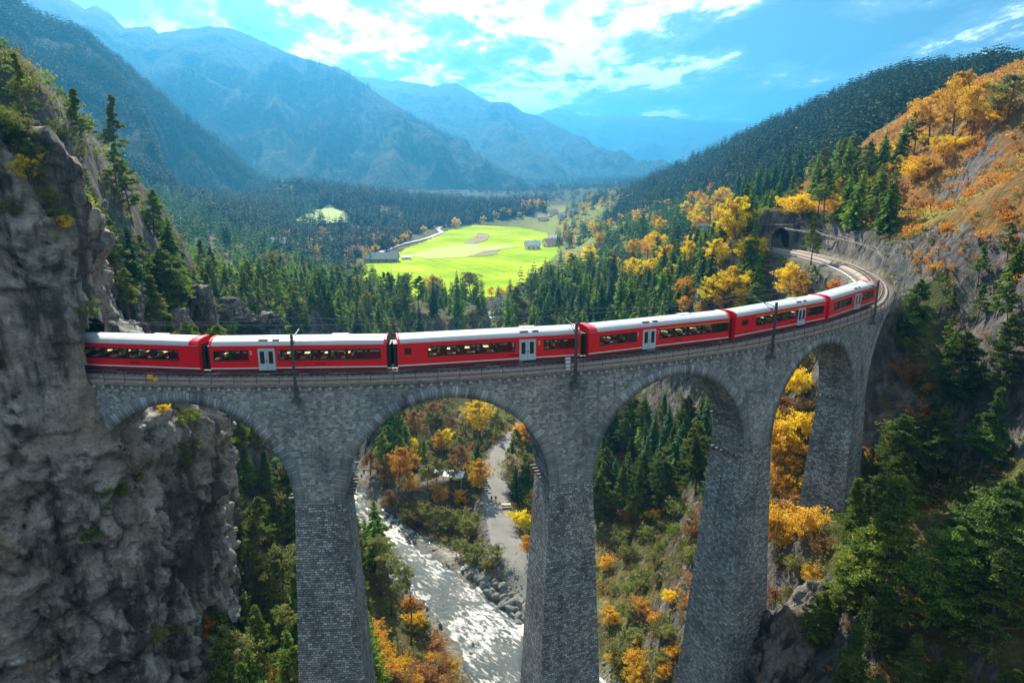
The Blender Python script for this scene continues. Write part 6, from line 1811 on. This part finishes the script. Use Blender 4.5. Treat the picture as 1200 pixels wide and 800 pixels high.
# parked vehicles behind the golden trees
def vehicle(px, py, rz, c, label, L_=4.2, h=1.5, name='parked_car', cat='car'):
    x, y, z = ground_at(px, py); t = thing(name, (x, y, z), label, cat, rz=rz)
    W = 1.75
    side = [(-L_ / 2, .35), (-L_ / 2, .8), (-L_ / 2 + .15, .95), (-L_ / 2 + .5, h - .08), (-L_ / 2 + .9, h), (L_ * .12, h), (L_ * .24, .98), (L_ / 2 - .15, .82), (L_ / 2, .6), (L_ / 2, .35)]
    V = [(a, -W / 2 * (1 if b_ < 1 else .86), b_) for a, b_ in side] + [(a, W / 2 * (1 if b_ < 1 else .86), b_) for a, b_ in side]; n = len(side)
    mb = MB(); mb.add(V, [tuple(range(n)), tuple(range(2 * n - 1, n - 1, -1))] + [(i, n + i, n + (i + 1) % n, (i + 1) % n) for i in range(n)])
    mb.build('body', paint('car_paint', c), t)
    mb = MB(); mb.box((-L_ * .12, 0, (h + .95) / 2), (L_ * .5, W * .93, (h - .95) * .7)); mb.build('side_glass', M['frame'], t)
    for a in (-L_ * .31, L_ * .31):
        for b_ in (-W / 2 + .08, W / 2 - .08):
            mb = MB(); mb.tube([(a, b_ - .1, .33), (a, b_ + .1, .33)], 0.33, 14); mb.build('wheel', M['black'], t)
vehicle(486, 551, 0.15, (0.10, 0.095, 0.09), 'dark van parked at the edge of the wood behind the golden trees', 5.2, 2.2, 'parked_van', 'van')
vehicle(505, 555, -0.2, (0.62, 0.63, 0.64), 'pale car parked between the dark van and the shelter')
# logs edging the clearing
for px, py, rz, L_, lb in ((560,549,0.12,5,'long log lying behind the shelter'),(540,551,0.08,6,'log edging the clearing by the van'),(467,572,1.3,4.5,'log at the left end of the picnic place')):
    x, y, z = ground_at(px, py); t = thing('log', (x, y, z + .2), lb, 'log', rz=rz); MB().tube([(-L_ / 2, 0, 0), (L_ / 2, 0, 0.03)], [0.22, 0.17], 9).build('stem', M['bark_grey'], t)

def person(px, py, face, shirt, trousers, label, stride=0.25, sc=1.0):
    x, y, z = ground_at(px, py)
    import bmesh
    j = {'pelvis': (0, 0, .95), 'waist': (0, 0, 1.12), 'chest': (0, .01, 1.36), 'neck': (0, .01, 1.50), 'head0': (0, .02, 1.58), 'head1': (0, .03, 1.70),
         'hl': (-.10, 0, .92), 'kl': (-.11, stride * .6 + .04, .50), 'al': (-.11, stride * .7, .08), 'fl': (-.11, stride * .7 + .17, .03),
         'hr': (.10, 0, .92), 'kr': (.11, -stride * .3 + .05, .50), 'ar': (.11, -stride, .10), 'fr': (.11, -stride + .16, .03),
         'sl': (-.19, 0, 1.42), 'el': (-.25, -.08, 1.15), 'wl': (-.24, .06, .92), 'dl': (-.235, .10, .83),
         'sr': (.19, 0, 1.42), 'er': (.25, -.02, 1.14), 'wr': (.24, .12, .94), 'dr': (.235, .17, .86)}
    rad = {'pelvis': .15, 'waist': .13, 'chest': .16, 'neck': .055, 'head0': .085, 'head1': .095, 'hl': .095, 'hr': .095, 'kl': .06, 'kr': .06, 'al': .042, 'ar': .042, 'fl': .035, 'fr': .035,
           'sl': .065, 'sr': .065, 'el': .045, 'er': .045, 'wl': .032, 'wr': .032, 'dl': .035, 'dr': .035}
    E_ = [('pelvis','waist'),('waist','chest'),('chest','neck'),('neck','head0'),('head0','head1'),('pelvis','hl'),('hl','kl'),('kl','al'),('al','fl'),('pelvis','hr'),('hr','kr'),('kr','ar'),('ar','fr'),
          ('chest','sl'),('sl','el'),('el','wl'),('wl','dl'),('chest','sr'),('sr','er'),('er','wr'),('wr','dr')]
    ks = list(j); me = bpy.data.meshes.new('person'); me.from_pydata([j[k] for k in ks], [(ks.index(a), ks.index(b_)) for a, b_ in E_], [])
    o = bpy.data.objects.new('tmp', me); col.objects.link(o)
    o.modifiers.new('skin', 'SKIN'); 
    if not me.skin_vertices: pass
    bpy.context.view_layer.objects.active = o
    sv = me.skin_vertices[0].data if me.skin_vertices else None
    if sv is None:
        bm = bmesh.new(); bm.from_mesh(me); bm.verts.layers.skin.verify(); bm.to_mesh(me); bm.free(); sv = me.skin_vertices[0].data
    for k, v_ in zip(ks, sv): v_.radius = (rad[k], rad[k] * (.75 if k in ('chest', 'waist', 'pelvis') else 1)); v_.use_root = (k == 'pelvis')
    s2 = o.modifiers.new('sub', 'SUBSURF'); s2.levels = 2; s2.render_levels = 2
    dg = bpy.context.evaluated_depsgraph_get(); me2 = bpy.data.meshes.new_from_object(o.evaluated_get(dg)); bpy.data.objects.remove(o)
    me2.materials.clear()
    for m_ in (simple('skin', (0.5, 0.33, 0.25), .6), simple('jacket', shirt, .85), simple('trousers', trousers, .9), simple('hair', (.06, .04, .03), .8)): me2.materials.append(m_)
    for p_ in me2.polygons:
        c = p_.center; m_ = 1
        if c.z > 1.50: m_ = 3 if (c.z > 1.68 or c.y < 0.0) else 0
        elif c.z < 0.98 and abs(c.x) < .2: m_ = 2
        elif c.z < 0.9: m_ = 0
        p_.material_index = m_; p_.use_smooth = True
    ob = link('person', me2, None, (x, y, z + .02), (0, 0, face), (sc,) * 3)
    tag(ob, label, 'person')
person(576, 588, 2.9, (0.03, 0.03, 0.035), (0.04, 0.04, 0.05), 'left of the two people in dark clothes walking on the gravel path')
person(581, 588, 3.0, (0.02, 0.025, 0.04), (0.03, 0.03, 0.03), 'right of the two people in dark clothes walking on the gravel path', 0.18)
person(602, 552, 3.3, (0.75, 0.02, 0.03), (0.05, 0.05, 0.08), 'person in a bright red jacket standing at the right edge of the path', 0.1)

# boulders of the bank protection
def boulder_mesh(seed):
    g = np.random.default_rng(seed); import bmesh
    bm = bmesh.new(); bmesh.ops.create_icosphere(bm, subdivisions=3, radius=1)
    pl = unit(g.normal(size=(11, 3))); dd = g.uniform(.55, .85, 11)
    for v in bm.verts:
        p = np.array(v.co)
        for n_, d_ in zip(pl, dd):
            e = p @ n_ - d_
            if e > 0: p = p - n_ * e * .93
        p = p * (1 + .05 * float(fbm(np.array([p[0] * 3]), np.array([p[1] * 3]), np.array([p[2] * 3]), 3, seed)[0])); v.co = p
    me = bpy.data.meshes.new('boulder'); bm.to_mesh(me); bm.free(); me.materials.append(M['boulder']); return me
BM = [boulder_mesh(i) for i in range(7)]
g = np.random.default_rng(4)
k = 0
for i in range(400):
    t = g.random(); u = g.random()
    px = 553 + t * 75 + g.normal(0, 1.5); py = 668 + t * 70 + (u - .5) * 30 * (0.6 + .5 * t)
    x, y, z = ground_at(px, py)
    if not spaced(x, y, 0.95): continue
    o = link('boulder', BM[i % 7], None, (x, y, z + .25), (g.uniform(0, 6), g.uniform(0, 6), g.uniform(0, 6)), tuple(g.uniform(.65, 1.2) * np.array([1.15, 1, .8])))
    tag(o, 'angular blue-grey block of the bank protection below the path', 'boulder', 'blocks of the bank protection'); k += 1
    if k > 88: break
k = 0
for i in range(700):
    j_ = int(g.integers(20, len(RIVER) - 18)); s_ = 1 if g.random() < .5 else -1
    T_ = RIVER[j_ + 1] - RIVER[j_]; nn = np.array([T_[1], -T_[0]]); nn /= np.linalg.norm(nn)
    off = s_ * g.uniform(6.0, 11.5) if g.random() < .75 else g.uniform(-6, 6)
    x, y = RIVER[j_][:2] + nn * off + g.normal(0, .8, 2)
    if y > 240 or y < 60: continue
    sc_ = g.uniform(.15, .55)
    o = link('stone', BM[i % 7], None, (x, y, float(H(x, y)) + sc_ * (0.2 if abs(off) > 7 else 1.0)), (g.uniform(0, 6), g.uniform(0, 6), g.uniform(0, 6)), (sc_ * 1.3, sc_, sc_ * .7))
    tag(o, 'small grey stone in or beside the shallow stream', 'stone', 'stones in the stream'); k += 1
    if k > 240: break
# loose gravel in the stream bed
def pebbles():
    g = np.random.default_rng(8); n = 5200; j_ = g.integers(10, len(RIVER) - 14, n); T_ = RIVER[j_ + 1] - RIVER[j_]; nn = np.stack([T_[:, 1], -T_[:, 0]], -1); nn /= np.linalg.norm(nn, axis=1)[:, None]
    off = g.choice([-1, 1], n) * (9.5 + g.exponential(2.2, n)); xy = RIVER[j_, :2] + nn * off[:, None] + g.normal(0, 1.2, (n, 2))
    me0 = BM[0]; V0 = np.array([v.co for v in me0.vertices]); 
    import bmesh
    bm = bmesh.new(); bmesh.ops.create_icosphere(bm, subdivisions=1, radius=1); V0 = np.array([v.co for v in bm.verts]); F0 = np.array([[v.index for v in f.verts] for f in bm.faces]); bm.free()
    s_ = g.uniform(.08, .28, n); V = V0[None] * s_[:, None, None] * g.uniform(.6, 1.3, (n, 1, 3)); V = V * g.uniform(.8, 1.2, V.shape)
    V[..., 0] += xy[:, 0, None]; V[..., 1] += xy[:, 1, None]; V[..., 2] += H(xy[:, 0], xy[:, 1])[:, None]
    F = (F0[None] + (np.arange(n) * len(V0))[:, None, None]).reshape(-1, 3)
    tag(link('bank_gravel', np_mesh('bank_gravel', V.reshape(-1, 3), F, M['boulder'])), kind='stuff')
pebbles()

# ---------------------------------------------------------------- houses in the valley
def house(px, py, Y, rz, L_, W, hw, hr, wall, roofc, label, name='farm_house', cat='house', wins=3):
    if Y is None: x, y, z = ground_at(px, py)
    else: x, y, _ = at(px, py, Y); z = float(H(x, y))
    t = thing(name, (x, y, z), label, cat, rz=rz)
    mb = MB(); mb.box((0, 0, hw / 2 - 1), (L_, W, hw + 2)); 
    mb.add([(-L_ / 2, -W / 2, hw), (-L_ / 2, W / 2, hw), (-L_ / 2, 0, hr - .25), (L_ / 2, -W / 2, hw), (L_ / 2, W / 2, hw), (L_ / 2, 0, hr - .25)], [(0, 1, 2), (3, 5, 4)])
    mb.build('wall', simple('house_wall', wall, .85), t)
    rf = MB(); ov = .7
    for s_ in (-1, 1):
        dz = (hr - hw) / (W / 2) * ov
        a = [(-L_ / 2 - ov, 0, hr), (L_ / 2 + ov, 0, hr), (L_ / 2 + ov, s_ * (W / 2 + ov), hw - dz), (-L_ / 2 - ov, s_ * (W / 2 + ov), hw - dz)]
        rf.add(a + [(p[0], p[1], p[2] - .25) for p in a], [(0, 1, 2, 3), (7, 6, 5, 4), (0, 3, 7, 4), (1, 5, 6, 2), (3, 2, 6, 7), (0, 4, 5, 1)])
    r_ = rf.build('roof', simple('house_roof', roofc, .7, var=.2, nscale=.4), t)
    if hw > 3.5 and cat == 'house': mb = MB(); mb.box((L_ * .2, W * .12, hr + .3), (.8, .8, 1.8)); mb.build('chimney', simple('chimney_plaster', (.5, .48, .45)), r_)
    for i in range(wins):
        for zz in ([1.6, 4.2] if hw > 5 else [1.6]):
            mb = MB(); mb.box((-L_ / 2 + L_ * (i + .5) / wins, -W / 2 - .02, zz), (1.1, .1, 1.3)); mb.build('window', M['frame'], t)
    mb = MB(); mb.box((-L_ / 2 - .02, 0, 1.1), (.1, 1.2, 2.2)); mb.build('door', M['bark'], t)
    return t
house(449, 307, None, 0.05, 24, 11, 3.6, 7.8, (.25, .24, .2), (.17, .22, .20), 'long barn with a grey-green roof at the edge of the meadow', 'barn', 'barn', 4)
house(416, 300, None, 0.0, 15, 9, 5.4, 9, (.72, .68, .6), (.55, .13, .09), 'white farmhouse with a red roof left of the long barn', wins=4)
house(476, 304, None, 0.3, 7, 5, 2.5, 3.6, (.8, .8, .78), (.78, .78, .76), 'low white shed right of the long barn', 'shed', 'shed', 1)
house(433, 304, None, 0.8, 7, 6, 3, 5, (.6, .55, .48), (.45, .4, .36), 'small grey outbuilding between farmhouse and barn', 'shed', 'shed', 1)
for i, (px, py, rz, rc, lb) in enumerate(((624,292,.2,(.5,.52,.54),'grey-roofed house at the right end of the meadow'),(650,285,-.1,(.6,.6,.6),'pale-roofed house among the trees right of the meadow'),(645,289,.5,(.35,.2,.15),'brown-roofed house beside the pale-roofed one'),
                                          (648,252,.1,(.4,.25,.2),'brown-roofed village house highest on the terraces'),(660,256,.3,(.45,.42,.4),'grey-roofed village house on the terraces'),(636,258,-.2,(.5,.3,.22),'red-brown village house at the left end of the village'),
                                          (672,251,.2,(.3,.3,.32),'dark-roofed village house nearest the wooded hill'),(325,290,.2,(.45,.45,.47),'grey hall roof among the trees at the left of the valley'))):
    house(px, py, None, rz, 13, 9, 4.5, 8, (.7, .66, .58), rc, lb)

# small railway viaduct beyond the tunnel
def small_viaduct():
    a = Vector(at(820, 266, 330)); b_ = Vector(at(900, 270, 312)); zt = -6.5; a.z = b_.z = zt
    d = b_ - a; Ln = d.length; t = thing('small_viaduct', a, 'small blue-grey viaduct with pale parapet beyond the tunnel spur', 'viaduct', rz=math.atan2(d.y, d.x))
    mb = MB(); xs = np.linspace(0, Ln, 81); sp = Ln / 4
    for y in (-2, 2):
        V = []
        for x in xs:
            u = (x % sp) - sp / 2; r_ = sp / 2 - 1.1
            zb = -2.2 - r_ + math.sqrt(max(0, r_ * r_ - u * u)) if abs(u) < r_ else -9
            V += [(x, y, 0), (x, y, zb)]
        F = [(2 * i, 2 * i + 1, 2 * i + 3, 2 * i + 2) for i in range(80)]
        mb.add(V, F if y < 0 else [f[::-1] for f in F])
    V = []
    for x in xs:
        u = (x % sp) - sp / 2; r_ = sp / 2 - 1.1; zb = -2.2 - r_ + math.sqrt(max(0, r_ * r_ - u * u)) if abs(u) < r_ else -9
        V += [(x, -2, zb), (x, 2, zb)]
    mb.add(V, [(2 * i, 2 * i + 1, 2 * i + 3, 2 * i + 2) for i in range(80)])
    mb.build('arches', simple('blue_grey_masonry', (.22, .25, .27), .9, var=.4, nscale=1.5), t)
    mb = MB(); mb.box((Ln / 2, 0, .2), (Ln, 4.4, .4)); mb.box((Ln / 2, -2.1, .7), (Ln, .25, 1.0)); mb.build('parapet', simple('parapet_concrete', (.42, .45, .47), .8), t)
    for i, x in enumerate((Ln * .35, Ln * .72)):
        m_ = thing('catenary_mast', a + d.normalized() * x + Vector((0, 0, .4)), ('left' if i == 0 else 'right') + ' pale mast standing on the small distant viaduct', 'mast', 'masts on the small viaduct')
        mb = MB(); mb.box((0, 0, 3.5), (.3, .3, 7)); mb.build('post', M['galv'], m_); mb = MB(); mb.tube([(0, 0, 6.2), (1.2, -2.2, 6.4)], .06, 5); mb.build('bracket_arm', M['galv'], m_)
small_viaduct()

# ---------------------------------------------------------------- the air of the valley
def haze():
    m = bpy.data.materials.new('haze'); m.use_nodes = True; nt = m.node_tree; nt.nodes.clear()
    o = N(nt, 'ShaderNodeOutputMaterial'); v = N(nt, 'ShaderNodeVolumePrincipled')
    v.inputs['Color'].default_value = (0.07, 0.42, 0.88, 1)
    v.inputs['Density'].default_value = 0.00022
    v.inputs['Anisotropy'].default_value = 0.5
    nt.links.new(v.outputs[0], o.inputs['Volume'])
    top = max(float(np.array(o.bound_box)[:, 2].max()) for o in scn.objects if o.type == 'MESH' and o.get('kind')) + 25
    bot = float(ZZ.min()) - 3; open("/tmp/haze.txt","w").write(f"{bot} {top} "+str(sorted([(float(np.array(o.bound_box)[:,2].max()),o.name) for o in scn.objects if o.type=="MESH" and o.get("kind")])[-4:]))
    mb = MB(); mb.box((0, 5500, (top + bot) / 2), (19500, 17500, top - bot)); ob = mb.build('haze', m); ob['kind'] = 'stuff'
haze()
